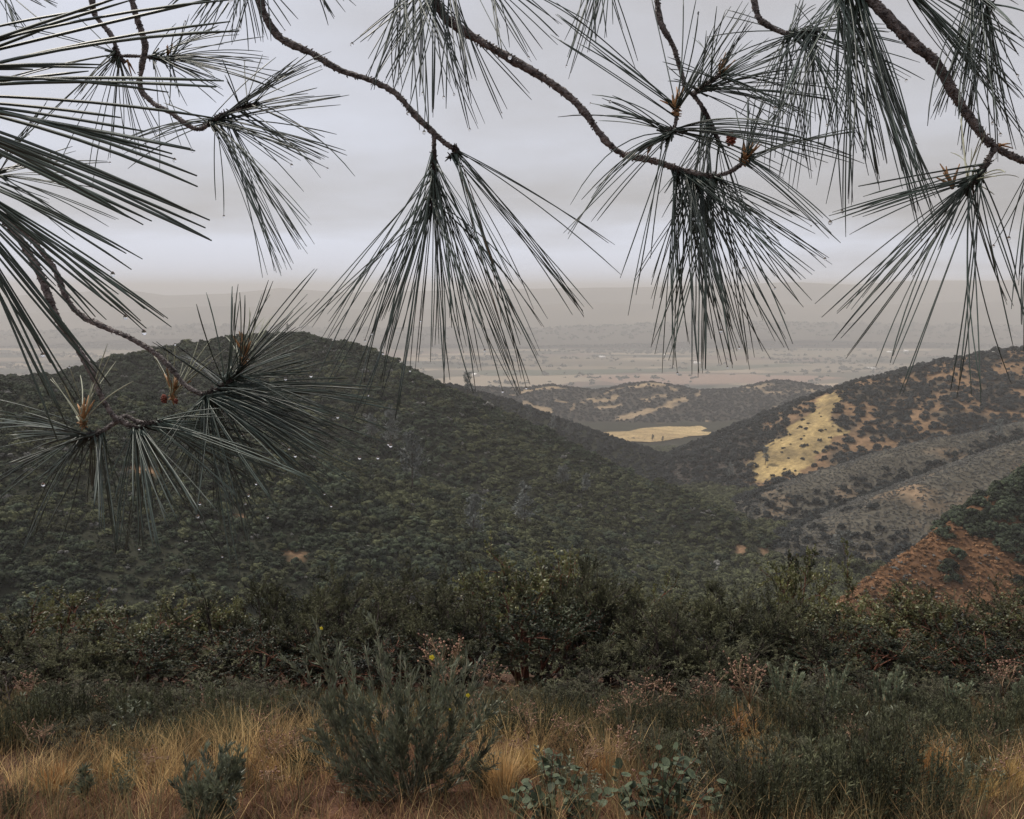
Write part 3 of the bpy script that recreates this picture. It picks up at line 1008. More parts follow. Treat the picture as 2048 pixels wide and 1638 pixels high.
# the russet slope at the right edge
X, Y, g = jgrid(*DOM['hill_right_near'][:4], 1.15, 27)
ok, Z = on_top('hill_right_near', X, Y)
ok &= in_view(X, Y, Z)
X, Y, Z = X[ok], Y[ok], Z[ok]
px, py, _ = proj(X, Y, Z)
line = 1165 - (px - 1830) * 0.42           # the dark shrubs keep to the upper right of the slope
upper = (px > 1870) & (py < 1050 + (px - 1905) * .35 + 230 * (fbm(X, Y, 9, 6) - .5) + 70 * g.normal(size=len(X)) * (g.uniform(size=len(X)) < .25)) & (py > 0)
keep = ~upper
scatter('russet_tufts', np.stack([X, Y, Z], -1)[keep], g.uniform(.35, 1.05, keep.sum()), C_TUFT, 'russet dry tufts covering the near slope at the right edge', 5, 31)
k2 = keep & (g.uniform(size=len(X)) < .16 * (fbm(X, Y, 9, 17) > .45))
scatter('scrub', np.stack([X, Y, Z], -1)[k2], g.uniform(.5, .9, k2.sum()), C_SCRUB, 'grey clumps among the russet tufts', 4, 33)
vis_ = visible(X, Y, Z, 2.0)
ui = np.nonzero(upper & vis_ & (px < 2070))[0]
ui = ui[g.permutation(len(ui))]
for k, i in enumerate(ui[::3][:290]):
    s = g.uniform(1.5, 2.9)
    o = link('slope_shrub', ME_SHRUB[k % 5], loc=(X[i], Y[i], Z[i] - .2))
    o.scale = (s, s, s)
    o.rotation_euler = (0, 0, random.uniform(0, 6.28))
    tag(o, 'dark green shrub on top of the russet slope at the right edge', 'shrub', 'dark shrubs above the russet slope')

# low middle hill, dark strip under the field, and trees of the plain
X, Y, g = jgrid(*DOM['hill_middle'][:4], 8.5, 37)
ok, Z = on_top('hill_middle', X, Y)
k = np.maximum(clear_mask(X, Y), .8 * np.clip((fbm(X, Y + X * .35, 70, 202, 4) - .63) * 14, 0, 1))
ok &= in_view(X, Y, Z) & (g.uniform(size=len(X)) < .9 * (1 - k) + .06)
scatter('chaparral', np.stack([X, Y, Z - .5], -1)[ok], g.uniform(2.6, 5, ok.sum()), C_SHRUBB, 'dark scrub over the low hazy middle hill', 4, 39)
g = np.random.default_rng(41)
n = 12000
Y = g.uniform(3300, 6300, n)
X = g.uniform(-.62, .62, n) * Y
cl_ = fbm(X * .35, Y, 300, 303)
lines = np.abs(((X * .25 + Y) / 520) % 1 - .5) < .07
ok = (cl_ > .60) & (g.uniform(size=n) < .8) | (lines & (cl_ > .40)) & (g.uniform(size=n) < .7) | (g.uniform(size=n) < .05)
Z = ground_z(X, Y)
ok &= in_view(X, Y, Z)
scatter('plain_trees', np.stack([X, Y, Z], -1)[ok], g.uniform(7, 17, ok.sum()), C_FAR, 'dark dots of trees and hedges across the far plain', 4, 43)
X, Y, g = jgrid(-8000, 8000, 5900, 7300, 60, 47)
Z = FAR['hills_low'](X, Y)
ok = (Z > -374) & in_view(X, Y, Z) & (g.uniform(size=len(X)) < .5)
scatter('plain_trees', np.stack([X, Y, Z], -1)[ok], g.uniform(12, 26, ok.sum()), C_FAR, 'dim woods on the low hills beyond the plain', 4, 49)

# white farm buildings on the plain
def farmhouse(px, py, w, l, h, rot, label):
    p = hit(px, py, ground_z)
    e_ = empty('farm_building', p)
    e_.rotation_euler = (0, 0, rot)
    mb = MB()
    b = np.array([(-w, -l, 0), (w, -l, 0), (w, l, 0), (-w, l, 0), (-w, -l, h), (w, -l, h), (w, l, h), (-w, l, h), (0, -l, h * 1.6), (0, l, h * 1.6)], float)
    mb.add(b, [(0, 1, 5, 4), (1, 2, 6, 5), (2, 3, 7, 6), (3, 0, 4, 7)], [(4, 5, 8), (6, 7, 9)])
    link('wall', mb.mesh('wall', M['house'], smooth=False), e_)
    mb = MB()
    k = 1.12
    for s in (-1, 1):
        a = np.array([(s * w * k, -l * k, h * .93), (s * w * k, l * k, h * .93), (0, l * k, h * 1.66), (0, -l * k, h * 1.66)], float)
        mb.add(np.vstack([a, a + [0, 0, h * .12]]), [(0, 1, 2, 3), (7, 6, 5, 4), (0, 4, 5, 1), (1, 5, 6, 2), (2, 6, 7, 3), (3, 7, 4, 0)])
    link('roof', mb.mesh('roof', M['house'] if w > 5 else M['roof'], smooth=False), e_)
    tag(e_, label, 'building', 'white farm buildings on the far plain')


for a in [(952, 752, 12, 20, 7, .3, 'long white farm building beside the left hill on the plain'), (1205, 716, 9, 16, 7, 1.2, 'white farm building among trees at the middle of the plain'),
          (1545, 690, 9, 14, 7, .7, 'small white farm building below the hanging centre-right needles'), (1395, 728, 10, 16, 7, 1.0, 'white farm building beside the dark green field'),
          (1780, 706, 9, 16, 7, .4, 'white farm building by the trees near the right hill'), (1812, 704, 8, 12, 7, 1.4, 'small white farm building, rightmost on the plain'),
          (1742, 739, 10, 18, 6, .9, 'pale farm building just above the right hill'), (1330, 712, 8, 12, 6, .1, 'tiny white farm building in the tree belt')]:
    farmhouse(*a)


# grey foothill pines standing over the chaparral, and trees on the left crest
def hill_tree(px, py, h, label, dense=1.0, spread=.22, m='tree_grey', seed=0):
    p = hit(px, py)
    g = np.random.default_rng(900 + seed)
    e_ = empty('pine_tree', p)
    mb = MB()
    lean = g.normal(0, .05, 2)
    t = np.linspace(0, 1, 7)
    tp = np.stack([lean[0] * t * h, lean[1] * t * h, t * h - .5], -1)
    mb.tube(tp, .028 * h * (1 - .85 * t) * .6, 6)
    limbs = []
    for k in range(26):
        u = g.uniform(.28, .97)
        a = g.uniform(0, 6.28)
        b0 = np.array([lean[0] * u * h, lean[1] * u * h, u * h - .5])
        ln = h * spread * (1.15 - .75 * u) * g.uniform(.6, 1.2)
        d = np.array([math.cos(a), math.sin(a), g.uniform(.15, .8)])
        d /= np.linalg.norm(d)
        mb.tube(np.array([b0, b0 + d * ln * .5, b0 + d * ln + [0, 0, .1 * ln]]), [.008 * h * .6, .005 * h * .6, .002 * h], 4)
        limbs.append((b0, d, ln))
    tr = link('trunk', mb.mesh('trunk', M['trunk']), e_)
    mb = MB()
    for b0, d, ln in limbs:
        k = int(46 * dense)
        c = b0 + d * ln * g.uniform(.3, 1.1, (k, 1)) + rand_dirs(k, g) * ln * .32
        D = rand_dirs(k, g) + d * .6 + [0, 0, .4]
        D /= np.linalg.norm(D, axis=1, keepdims=True)
        mb.leaves(c, D, perp(D, g), g.uniform(.045, .085, k) * h, .022 * h)
    link('crown', mb.mesh('crown', M[m]), e_)
    tag(e_, label, 'tree', 'pines on the hillsides')


for i, a in enumerate([(60, 742, 15, 'tall dark tree on the left skyline, leftmost of all'), (140, 738, 14, 'round-topped tree on the left skyline, second from the edge'),
                       (782, 905, 20, 'tall grey pine on the left hill below the hanging centre needles'), (825, 985, 21, 'tall grey pine, lower one of the pair in the crease of the left hill'),
                       (745, 890, 14, 'small grey pine left of the tallest pine on the left hill'), (1127, 980, 11, 'short rounded grey pine halfway down the left hill'),
                       (1170, 992, 10, 'slim grey pine beside the short rounded one on the left hill'), (1050, 1060, 16, 'thin open pine standing low on the left hill'),
                       (945, 1090, 15, 'thin pine near the foot of the left hill'), (1690, 1140, 17, 'large pale grey pine beside the russet slope on the valley floor'),
                       (1500, 1050, 10, 'grey pine at the foot of the grey ridge'), (1530, 930, 14, 'grey pine at the left edge of the golden grass face'),
                       (1460, 960, 13, 'bare grey pine left of the golden hill'), (2000, 890, 15, 'grey pine high on the grey spur at the right edge'),
                       (575, 662, 9, 'small tree breaking the top of the left skyline'), (715, 690, 12, 'thin tree on the skyline just right of the left hilltop'),
                       (1305, 884, 11, 'lone tree standing in the golden field'), (1325, 885, 9, 'smaller tree beside the lone tree in the golden field'),
                       (1060, 845, 15, 'first of the grey pines edging the hazy slope'), (1105, 865, 14, 'second of the grey pines edging the hazy slope'),
                       (1140, 880, 14, 'third of the grey pines edging the hazy slope'), (935, 795, 13, 'grey pine on the shoulder where the hazy slope begins')]):
    hill_tree(*a, seed=i, m='far_tree' if i in (0, 1, 14, 15, 16, 17) else 'tree_grey', dense=1.4 if i in (5, 6, 9, 1) else .8, spread=.34 if i in (1, 5, 9) else .22)

# ------------------------------------------------------------------ foreground shrubs
def grow(g, base, d, length, rad, level, maxlev, split, twigs, tubes, up, spread, shrink):
    n = 4
    pts = [base]
    dd = d.copy()
    for k in range(n):
        dd = dd + g.normal(0, .16, 3) + [0, 0, up]
        dd /= np.linalg.norm(dd)
        pts.append(pts[-1] + dd * length / n)
    pts = np.array(pts)
    tubes.append((pts, rad, level))
    if level == maxlev:
        twigs.append(pts)
        return
    for c in range(split[level]):
        t = g.uniform(.35, 1.0)
        i = min(int(t * n), n - 1)
        p = pts[i] + (pts[i + 1] - pts[i]) * (t * n - i)
        nd = dd + rand_dirs(1, g)[0] * spread
        nd /= np.linalg.norm(nd)
        grow(g, p, nd, length * shrink * g.uniform(.7, 1.25), rad * .5, level + 1, maxlev, split, twigs, tubes, up, spread, shrink)


def shrub_proto(name, kind, seed):
    g = np.random.default_rng(seed)
    twigs, tubes = [], []
    nt = {'chamise': 9, 'manzanita': 7}[kind]
    for k in range(nt):
        a = k * 6.28 / nt + g.uniform(-.4, .4)
        lean = g.uniform(.15, .95)
        d = np.array([math.cos(a) * lean, math.sin(a) * lean, 1.0])
        d /= np.linalg.norm(d)
        grow(g, np.array([math.cos(a) * .07, math.sin(a) * .07, -.03]), d, g.uniform(.42, .58), .016, 0, 3, (4, 4, 4), twigs, tubes,
             .07 if kind == 'chamise' else .03, .62 if kind == 'chamise' else .8, .60)
    zt = np.percentile(np.array([t[-1][2] for t in twigs]), 97)
    wd = np.percentile(np.abs(np.array([t[-1][:2] for t in twigs])), 94)
    S = np.array([.55 / wd, .55 / wd, 1 / zt])
    root = bpy.data.objects.new(name, None)
    mb = MB()
    for pts, rad, lv in tubes:
        t = np.linspace(1, .55, len(pts))
        mb.tube(pts * S, rad * t * 1.0, (6, 5, 3, 3)[lv], cap=False)
    br = bpy.data.objects.new('branches', mb.mesh('branches', M['branch_red'] if kind == 'manzanita' else M['branch']))
    mb = MB()
    for pts in twigs:
        p = pts * S
        if kind == 'chamise':
            k = 34
            t = g.uniform(0, 1, k)
            i = np.minimum((t * 4).astype(int), 3)
            c = p[i] + (p[i + 1] - p[i]) * (t * 4 - i)[:, None]
            ax = (p[-1] - p[0]) / (np.linalg.norm(p[-1] - p[0]) + 1e-9)
            D = ax * .9 + rand_dirs(k, g) * .75
            L, W = g.uniform(.018, .034, k), .0075
        else:
            k = 22
            t = g.uniform(.0, 1.05, k)
            c = p[0] + (p[-1] - p[0]) * t[:, None] + rand_dirs(k, g) * .008
            D = rand_dirs(k, g) + [0, 0, .75]
            L, W = g.uniform(.020, .034, k), g.uniform(.014, .02, k)
        D /= np.linalg.norm(D, axis=1, keepdims=True)
        mb.leaves(c, D, perp(D, g), L, W)
    fo = bpy.data.objects.new('foliage', mb.mesh('foliage', {'chamise': M['chamise'], 'manzanita': M['manz']}[kind], smooth=False))
    return root, br, fo


CH = [shrub_proto('c', 'chamise', 1000 + i) for i in range(4)]
MZ = [shrub_proto('m', 'manzanita', 1100 + i) for i in range(4)]
MZD = []  # same manzanitas again with the shade painted into the leaves
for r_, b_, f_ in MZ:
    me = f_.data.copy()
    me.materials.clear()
    me.materials.append(M['manz_shaded'])
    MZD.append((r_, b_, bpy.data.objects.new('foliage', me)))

row = []


def place_shrub(kind, px, top, width, d, label):
    d = 1.6 + d * .755
    top -= 24 if px < 720 else 14
    width *= 1.08
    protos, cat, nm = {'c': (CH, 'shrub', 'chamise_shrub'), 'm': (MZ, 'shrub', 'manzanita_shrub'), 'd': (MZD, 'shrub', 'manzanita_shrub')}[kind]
    x = P(px, 1300, d)[0]
    z = float(ground_z(x, d))
    h = P(px, top, d)[2] - z
    w = width * d / F
    r_, b_, f_ = protos[len(row) % len(protos)]
    e_ = empty(nm, (x, d, z))
    e_.rotation_euler = (0, 0, random.uniform(0, 6.28))
    s = w / 1.1
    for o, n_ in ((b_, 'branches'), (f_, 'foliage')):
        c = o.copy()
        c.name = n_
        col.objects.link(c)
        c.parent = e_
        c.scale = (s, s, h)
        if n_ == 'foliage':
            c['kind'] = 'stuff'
    tag(e_, label, cat, 'chaparral shrubs along the edge of the clearing')
    row.append(e_)


ROW = [  # kind, centre, top, width, distance
    ('m', 60, 1225, 260, 11.5), ('c', -60, 1260, 280, 10.3), ('c', 170, 1290, 240, 10.0), ('m', 310, 1232, 270, 11.0), ('d', 300, 1300, 240, 9.8), ('m', 430, 1238, 200, 11.8),
    ('c', 520, 1205, 260, 11.2), ('c', 600, 1185, 260, 12.3), ('d', 500, 1300, 240, 9.9), ('c', 690, 1215, 250, 10.6), ('c', 790, 1175, 280, 12.2), ('c', 880, 1215, 240, 10.6),
    ('d', 760, 1290, 230, 9.8), ('c', 960, 1165, 260, 12.6), ('m', 1060, 1140, 280, 12.2), ('c', 1150, 1150, 260, 11.6), ('d', 1060, 1215, 300, 10.3), ('c', 1230, 1200, 220, 11.2),
    ('m', 1300, 1192, 170, 12.6), ('c', 1350, 1215, 240, 10.6), ('c', 1450, 1190, 260, 11.6), ('c', 1400, 1270, 240, 9.9), ('c', 1520, 1205, 220, 11.0), ('m', 1620, 1135, 200, 13.2),
    ('m', 1690, 1235, 250, 11.0), ('c', 1600, 1250, 220, 10.2), ('d', 1720, 1290, 260, 9.9), ('m', 1810, 1222, 220, 11.4), ('c', 1900, 1195, 220, 11.8), ('d', 1870, 1280, 250, 10.1),
    ('m', 1980, 1215, 280, 11.0), ('c', 2070, 1190, 260, 12.0), ('d', 2010, 1290, 260, 9.9), ('c', 1180, 1290, 240, 9.9), ('c', 930, 1300, 240, 9.8), ('d', 640, 1310, 240, 9.7),
    ('c', 120, 1330, 260, 9.6), ('c', 1560, 1310, 240, 9.8), ('c', 380, 1340, 240, 9.5), ('d', -20, 1300, 260, 10.4), ('c', 1790, 1330, 230, 9.7), ('c', 1290, 1310, 230, 9.8)]
LOOK = {'c': 'feathery olive chamise shrub', 'm': 'leafy manzanita shrub with sunlit yellow-green put into the leaf colour', 'd': 'dense manzanita shrub low in the row, shade put into its leaf colour'}
for kind in 'cmd':
    its = sorted([r_ for r_ in ROW if r_[0] == kind], key=lambda r_: r_[1])
    for k, (_, px, top, w, d) in enumerate(its):
        place_shrub(kind, px, top, w, d, '%s, %s of its kind from the left edge' % (LOOK[kind], ORD[k]))


# ------------------------------------------------------------------ plants of the clearing
def at(px, py):
    return hit(px, py, ground_z)


def curve_pts(a, b, bow, n=7):
    t = np.linspace(0, 1, n)[:, None]
    return a * (1 - t) + b * t + np.asarray(bow) * (4 * t * (1 - t))


def bush_poppy(px, py, tips, label, seed, leaf=(.045, .075), flowers=(), name='bush_poppy', matl='poppy_leaf', per=34, wid=.011):
    g = np.random.default_rng(seed)
    base = at(px, py)
    d = base[1]
    e_ = empty(name, base)
    for (tx, ty) in tips:
        tip = P(tx, ty, d + g.uniform(-.28, .28)) - base
        L = np.linalg.norm(tip)
        b0 = np.array([*g.normal(0, .05, 2), -.02])
        bow = np.array([tip[0] * .16, g.normal(0, .03), -abs(tip[0]) * .10])
        pts = curve_pts(b0, tip, bow, 10)
        mb = MB()
        mb.tube(pts, np.linspace(.0055, .0018, 10) * (.6 + .5 * L), 5)
        lf = MB()
        subs = [pts]
        for k in range(int(4 + 5 * L)):                      # side shoots
            t = g.uniform(.25, .9)
            i = int(t * 9)
            ax = pts[min(i + 1, 9)] - pts[max(i - 1, 0)]
            ax /= np.linalg.norm(ax)
            dd = ax + rand_dirs(1, g)[0] * .55
            dd[2] = abs(dd[2]) + .2
            dd /= np.linalg.norm(dd)
            ln = g.uniform(.12, .30) * min(1.0, L)
            sp = curve_pts(pts[i], pts[i] + dd * ln, g.normal(0, .012, 3), 5)
            mb.tube(sp, np.linspace(.0026, .0012, 5), 4)
            subs.append(sp)
        for sp in subs:
            ln = np.linalg.norm(sp[-1] - sp[0])
            k = int(per * (.35 + ln * 1.3))
            t = g.uniform(.12 if sp is pts else .0, 1.0, k)
            fi = t * (len(sp) - 1)
            i = np.minimum(fi.astype(int), len(sp) - 2)
            c = sp[i] + (sp[i + 1] - sp[i]) * (fi - i)[:, None]
            ax = (sp[i + 1] - sp[i])
            ax /= np.linalg.norm(ax, axis=1, keepdims=True)
            D = ax * 1.0 + rand_dirs(k, g) * .62 + [0, 0, .25]
            D /= np.linalg.norm(D, axis=1, keepdims=True)
            lf.leaves(c, D, perp(D, g), g.uniform(*leaf, k), wid)
        st = link('stem', mb.mesh('stem', M['poppy_stem']), e_)
        f_ = link('foliage', lf.mesh('foliage', M[matl], smooth=False), st)
        f_['kind'] = 'stuff'
    for fx, fy, r in flowers:
        c = P(fx, fy, d - .1) - base
        mb = MB()
        for k in range(5):
            a = k * 1.256 + g.uniform(-.3, .3)
            D = np.array([[math.cos(a), -.5, math.sin(a) + .15]])
            D /= np.linalg.norm(D)
            mb.leaves(c[None], D, np.cross(D, [[0, 1, 0]]), r, r * .95)
        mb.ball(c, r * .22, 4)
        link('flower', mb.mesh('flower', M['petal']), e_)
    tag(e_, label, 'plant')
    return e_


bush_poppy(800, 1600, [(632, 1245), (612, 1330), (648, 1290), (665, 1400), (690, 1340), (700, 1310), (730, 1290), (728, 1400), (757, 1290), (770, 1320), (795, 1390), (800, 1310), (822, 1345), (850, 1330),
                       (872, 1315), (880, 1400), (905, 1330), (935, 1310), (955, 1325), (945, 1400), (930, 1450), (985, 1380), (650, 1480), (680, 1540), (720, 1470), (760, 1450), (900, 1500), (950, 1520), (840, 1440), (620, 1420),
                       (1000, 1440), (860, 1480), (700, 1580), (900, 1570), (790, 1500)],
           'large grey-green bush poppy with yellow flowers, centre of the clearing', 2001, flowers=[(864, 1314, .022), (936, 1390, .018), (643, 1256, .014), (900, 1418, .010)], per=46)
bush_poppy(415, 1655, [(372, 1520), (355, 1560), (395, 1530), (415, 1510), (440, 1500), (462, 1512), (475, 1490), (480, 1540), (430, 1560), (385, 1590), (470, 1580), (410, 1580), (450, 1600)],
           'small dark grey-green bush at the bottom left of the bush poppy', 2002, name='low_bush', per=60)
bush_poppy(165, 1600, [(160, 1545), (172, 1540), (155, 1560), (180, 1556)], 'tiny dark seedling in the dry grass near the bottom left corner', 2003, name='seedling', per=60)

# round-leaved manzanita seedlings at the bottom edge: every leaf its own piece
lm = MB()
u = np.linspace(0, 2 * math.pi, 11)[:-1]
ring = np.stack([np.sin(u) * .5, .5 - np.cos(u) * .5, .06 * np.abs(np.sin(u))], -1)
lm.add(np.vstack([ring, [[0, .5, -.03]]]), None, [(k, (k + 1) % 10, 10) for k in range(10)])
LEAF = lm.mesh('leaf', M['round_leaf'])


def round_leaf_plant(px, py, tips, label, seed, size=.055, per=10):
    g = np.random.default_rng(seed)
    base = at(px, py)
    e_ = empty('manzanita_seedling', base)
    for tx, ty in tips:
        tip = P(tx, ty, base[1] + g.uniform(-.2, .2)) - base
        pts = curve_pts(np.array([*g.normal(0, .04, 2), -.02]), tip, g.normal(0, .02, 3), 8)
        mb = MB()
        mb.tube(pts, np.linspace(.005, .002, 8), 5)
        st = link('stem', mb.mesh('stem', M['branch_red']), e_)
        for k in range(per):
            t = g.uniform(.3, 1.0)
            i = min(int(t * 7), 6)
            c = pts[i] + (pts[i + 1] - pts[i]) * (t * 7 - i)
            d = rand_dirs(1, g)[0] + [0, -.15, .5]
            d /= np.linalg.norm(d)
            o = link('leaf', LEAF, st, c)
            o.rotation_mode = 'QUATERNION'
            o.rotation_quaternion = Vector(d).to_track_quat('Y', 'Z')
            s = size * g.uniform(.7, 1.2)
            o.scale = (s * .8, s, s)
    tag(e_, label, 'plant')


def spray(cx, cy, wx, hy, n, seed):
    g = np.random.default_rng(seed)
    a = g.uniform(-1, 1, n)
    return [(cx + u_ * wx, cy - hy * (1 - .55 * u_ * u_) * g.uniform(.35, 1.0)) for u_ in a]


round_leaf_plant(1110, 1668, spray(1105, 1660, 110, 165, 24, 1),
                 'round-leaved manzanita seedling at the bottom edge below the pale grass tuft', 2011)
round_leaf_plant(1320, 1668, spray(1325, 1660, 125, 185, 29, 2),
                 'round-leaved manzanita seedling at the bottom edge, the larger one to the right', 2012)
round_leaf_plant(1450, 1640, [(1455, 1560), (1430, 1590), (1465, 1600), (1445, 1580)], 'tiny pale manzanita seedling beside the dark brooms at the bottom', 2013, per=8)


def seed_plant(px, py, heads, label, seed, r=.0085, group='dry russet seed plants'):
    """dry branched stems ending in small russet seed heads"""
    g = np.random.default_rng(seed)
    base = at(px, py)
    e_ = empty('dry_seed_plant', base)
    tops = np.array([P(a, b, base[1] + g.uniform(-.12, .12)) - base for a, b in heads])
    c0 = tops.mean(0)
    mb = MB()
    fork = np.array([c0[0] * .35, 0, c0[2] * .52])
    mb.tube(curve_pts(np.array([0, 0, -.03]), fork, g.normal(0, .012, 3), 6), np.linspace(.0065, .005, 6), 5)
    hd = MB()
    for t_ in tops:
        mid = fork + (t_ - fork) * .55 + g.normal(0, .02, 3)
        mb.tube(np.array([fork, mid, t_]), [.0042, .003, .0016], 4)
        for k in range(12):
            q = t_ + g.normal(0, .045, 3) * [1, .6, .8]
            mb.tube(np.array([mid + (t_ - mid) * g.uniform(.2, .8), q]), [.0015, .001], 3, cap=False)
            hd.ball(q, r * g.uniform(.6, 1.25), 4)
    link('stem', mb.mesh('stem', M['dry_stem']), e_)
    o = link('seed_heads', hd.mesh('seed_heads', M['seed']), e_)
    o['kind'] = 'stuff'
    tag(e_, label, 'plant', group)


SEEDP = [(905, 1470, [(846, 1300), (860, 1275), (885, 1290), (905, 1300), (870, 1320), (920, 1285), (895, 1335), (915, 1335), (880, 1352)], 'tallest russet seed plant, behind the bush poppy'),
         (985, 1440, [(965, 1345), (990, 1330), (1005, 1350), (975, 1365), (1012, 1370), (955, 1335)], 'russet seed plant just right of the bush poppy'),
         (1300, 1455, [(1270, 1375), (1290, 1365), (1310, 1362), (1330, 1370), (1340, 1380), (1280, 1385)], 'low russet seed plant against the dark shrubs right of centre'),
         (1500, 1480, [(1465, 1335), (1480, 1325), (1495, 1330), (1515, 1335), (1475, 1355), (1525, 1350), (1500, 1350)], 'russet seed plant beside the finger-like green shoots'),
         (2003, 1450, [(1985, 1340), (2000, 1325), (2015, 1335), (2030, 1330), (1995, 1355), (2025, 1350)], 'russet seed plant near the right edge of the picture'),
         (1250, 1540, [(1235, 1470), (1250, 1465), (1262, 1480), (1240, 1490), (1265, 1500), (1250, 1505)], 'dark russet seed plant above the round-leaved seedling'),
         (50, 1450, [(40, 1360), (60, 1350), (72, 1362), (55, 1375)], 'thin bleached seed plant at the left edge of the clearing'),
         (1420, 1480, [(1410, 1365), (1425, 1350), (1430, 1372), (1400, 1380)], 'spindly orange seed plant left of the tall russet one')]
for i, a in enumerate(SEEDP):
    seed_plant(*a, seed=2100 + i)
gq = np.random.default_rng(99)
qs = sorted((gq.uniform(10, 2040), gq.uniform(1440, 1620), gq.uniform(40, 105)) for _ in range(34))
for k, (px, py, h) in enumerate(qs):
    seed_plant(px, py, [(px + gq.normal(0, 16), py - h * gq.uniform(.6, 1)) for _ in range(4)], 'small dry rusty weed in the grass, %s from the left edge' % ORD[k], 2150 + k, r=.006, group='small rusty weeds in the grass')


def finger_plant(px, py, tips, label, seed):
    """stout upright shoots densely set with short leaves"""
    g = np.random.default_rng(seed)
    base = at(px, py)
    e_ = empty('finger_shoot_plant', base)
    for tx, ty in tips:
        tip = P(tx, ty, base[1] + g.uniform(-.15, .15)) - base
        pts = curve_pts(np.array([*g.normal(0, .05, 2), -.02]), tip, g.normal(0, .015, 3), 8)
        mb = MB()
        mb.tube(pts, np.linspace(.006, .003, 8), 5)
        st = link('stem', mb.mesh('stem', M['dry_stem']), e_)
        lf = MB()
        k = 260
        t = g.uniform(.35, 1, k)
        i = np.minimum((t * 7).astype(int), 6)
        c = pts[i] + (pts[i + 1] - pts[i]) * (t * 7 - i)[:, None]
        ax = (pts[-1] - pts[0]) / np.linalg.norm(pts[-1] - pts[0])
        rd = rand_dirs(k, g)
        D = ax * .95 + rd * .6
        D /= np.linalg.norm(D, axis=1, keepdims=True)
        lf.leaves(c + rd * .006, D, perp(D, g), g.uniform(.026, .042, k), .013)
        o = link('foliage', lf.mesh('foliage', M['finger'], smooth=False), st)
        o['kind'] = 'stuff'
    tag(e_, label, 'plant', 'finger-like green shoots along the shrub edge')


for i, a in enumerate([(1560, 1450, [(1538, 1330), (1552, 1340), (1574, 1318), (1592, 1328), (1606, 1350), (1565, 1370), (1590, 1380), (1545, 1375)], 'upright green finger-shoot plant, leftmost, beside the tall seed plant'),
                       (1665, 1455, [(1650, 1335), (1667, 1342), (1680, 1365), (1698, 1328), (1690, 1350), (1655, 1375)], 'upright green finger-shoot plant, second, with one leaning shoot'),
                       (1780, 1455, [(1752, 1350), (1766, 1362), (1782, 1350), (1795, 1338), (1810, 1350), (1820, 1372), (1770, 1380), (1800, 1375)], 'upright green finger-shoot plant, third and widest'),
                       (1900, 1455, [(1893, 1358), (1914, 1370), (1928, 1372), (1942, 1368), (1905, 1385)], 'upright green finger-shoot plant, fourth, with one tall thin shoot'),
                       (2040, 1455, [(2030, 1370), (2046, 1358), (2055, 1370)], 'upright green finger-shoot plant cut by the right edge')]):
    finger_plant(*a, seed=2200 + i)


# broom-like low shrubs
def broom_proto(seed):
    g = np.random.default_rng(seed)
    mb = MB()
    for k in range(75):
        a = g.uniform(0, 6.28)
        sp = g.uniform(.05, .62)
        tip = np.array([math.cos(a) * sp, math.sin(a) * sp, g.uniform(.55, 1.0) * (1 - .35 * sp)])
        pts = curve_pts(np.array([math.cos(a) * .06, math.sin(a) * .06, -.05]), tip, np.array([tip[0] * .2, tip[1] * .2, -.06]), 6)
        mb.tube(pts, np.linspace(.006, .0025, 6), 3, cap=False)
        kk = 42
        t = g.uniform(.15, 1, kk)
        i = np.minimum((t * 5).astype(int), 4)
        c = pts[i] + (pts[i + 1] - pts[i]) * (t * 5 - i)[:, None]
        D = (pts[-1] - pts[0]) / np.linalg.norm(pts[-1] - pts[0]) * .9 + rand_dirs(kk, g) * .6
        D /= np.linalg.norm(D, axis=1, keepdims=True)
        mb.leaves(c, D, perp(D, g), g.uniform(.04, .09, kk), .011)
    return mb.mesh('broom', M['broom'])


BROOM = [broom_proto(2300 + i) for i in range(4)]
BR = [(1100, 1440, 60, 170), (900, 1440, 60, 170), (1580, 1440, 70, 160), (1240, 1500, 75, 120), (1410, 1450, 70, 140), (1170, 1520, 60, 110), (1930, 1530, 90, 120), (1550, 1560, 100, 130), (450, 1490, 65, 120), (100, 1445, 70, 150), (200, 1440, 60, 150),
    # px, py base, height px, width px
    (260, 1465, 95, 170), (150, 1470, 90, 160), (430, 1455, 80, 170), (70, 1480, 85, 170), (560, 1450, 70, 160), (350, 1495, 70, 140), (1060, 1490, 80, 150), (1150, 1470, 80, 160), (1230, 1450, 70, 140),
    (1700, 1480, 100, 170), (1620, 1520, 110, 150), (1760, 1560, 130, 190), (1830, 1520, 110, 170), (1900, 1490, 90, 160), (1980, 1500, 100, 160), (1590, 1640, 140, 220), (1500, 1655, 150, 200), (1700, 1640, 160, 230),
    (1780, 1650, 150, 230), (1420, 1520, 110, 140), (1360, 1500, 100, 150), (640, 1530, 70, 120), (240, 1535, 75, 120), (2030, 1470, 90, 140), (1540, 1480, 90, 150), (1330, 1560, 90, 120), (730, 1460, 70, 150),
    (1870, 1640, 120, 160), (1660, 1580, 110, 170), (20, 1640, 60, 90), (590, 1545, 60, 110), (1960, 1560, 100, 100), (330, 1460, 80, 150), (1480, 1580, 90, 120), (520, 1500, 60, 110), (10, 1500, 80, 110),
    (1820, 1455, 80, 170), (980, 1480, 60, 120), (1280, 1490, 80, 130)]
for k, (px, py, h, w) in enumerate(sorted(BR)):
    b0 = at(px, py)
    dist = math.hypot(b0[1], b0[2] - CAM[2])
    o = link('broom_shrub', BROOM[k % 4], loc=b0)
    s = w * dist / F / 1.15
    o.scale = (s, s, h * 1.15 * dist / F)
    o.rotation_euler = (0, 0, random.uniform(0, 6.28))
    tag(o, 'low feathery green broom shrub in the clearing, %s from the left edge' % ORD[k], 'shrub', 'low broom shrubs in the clearing')

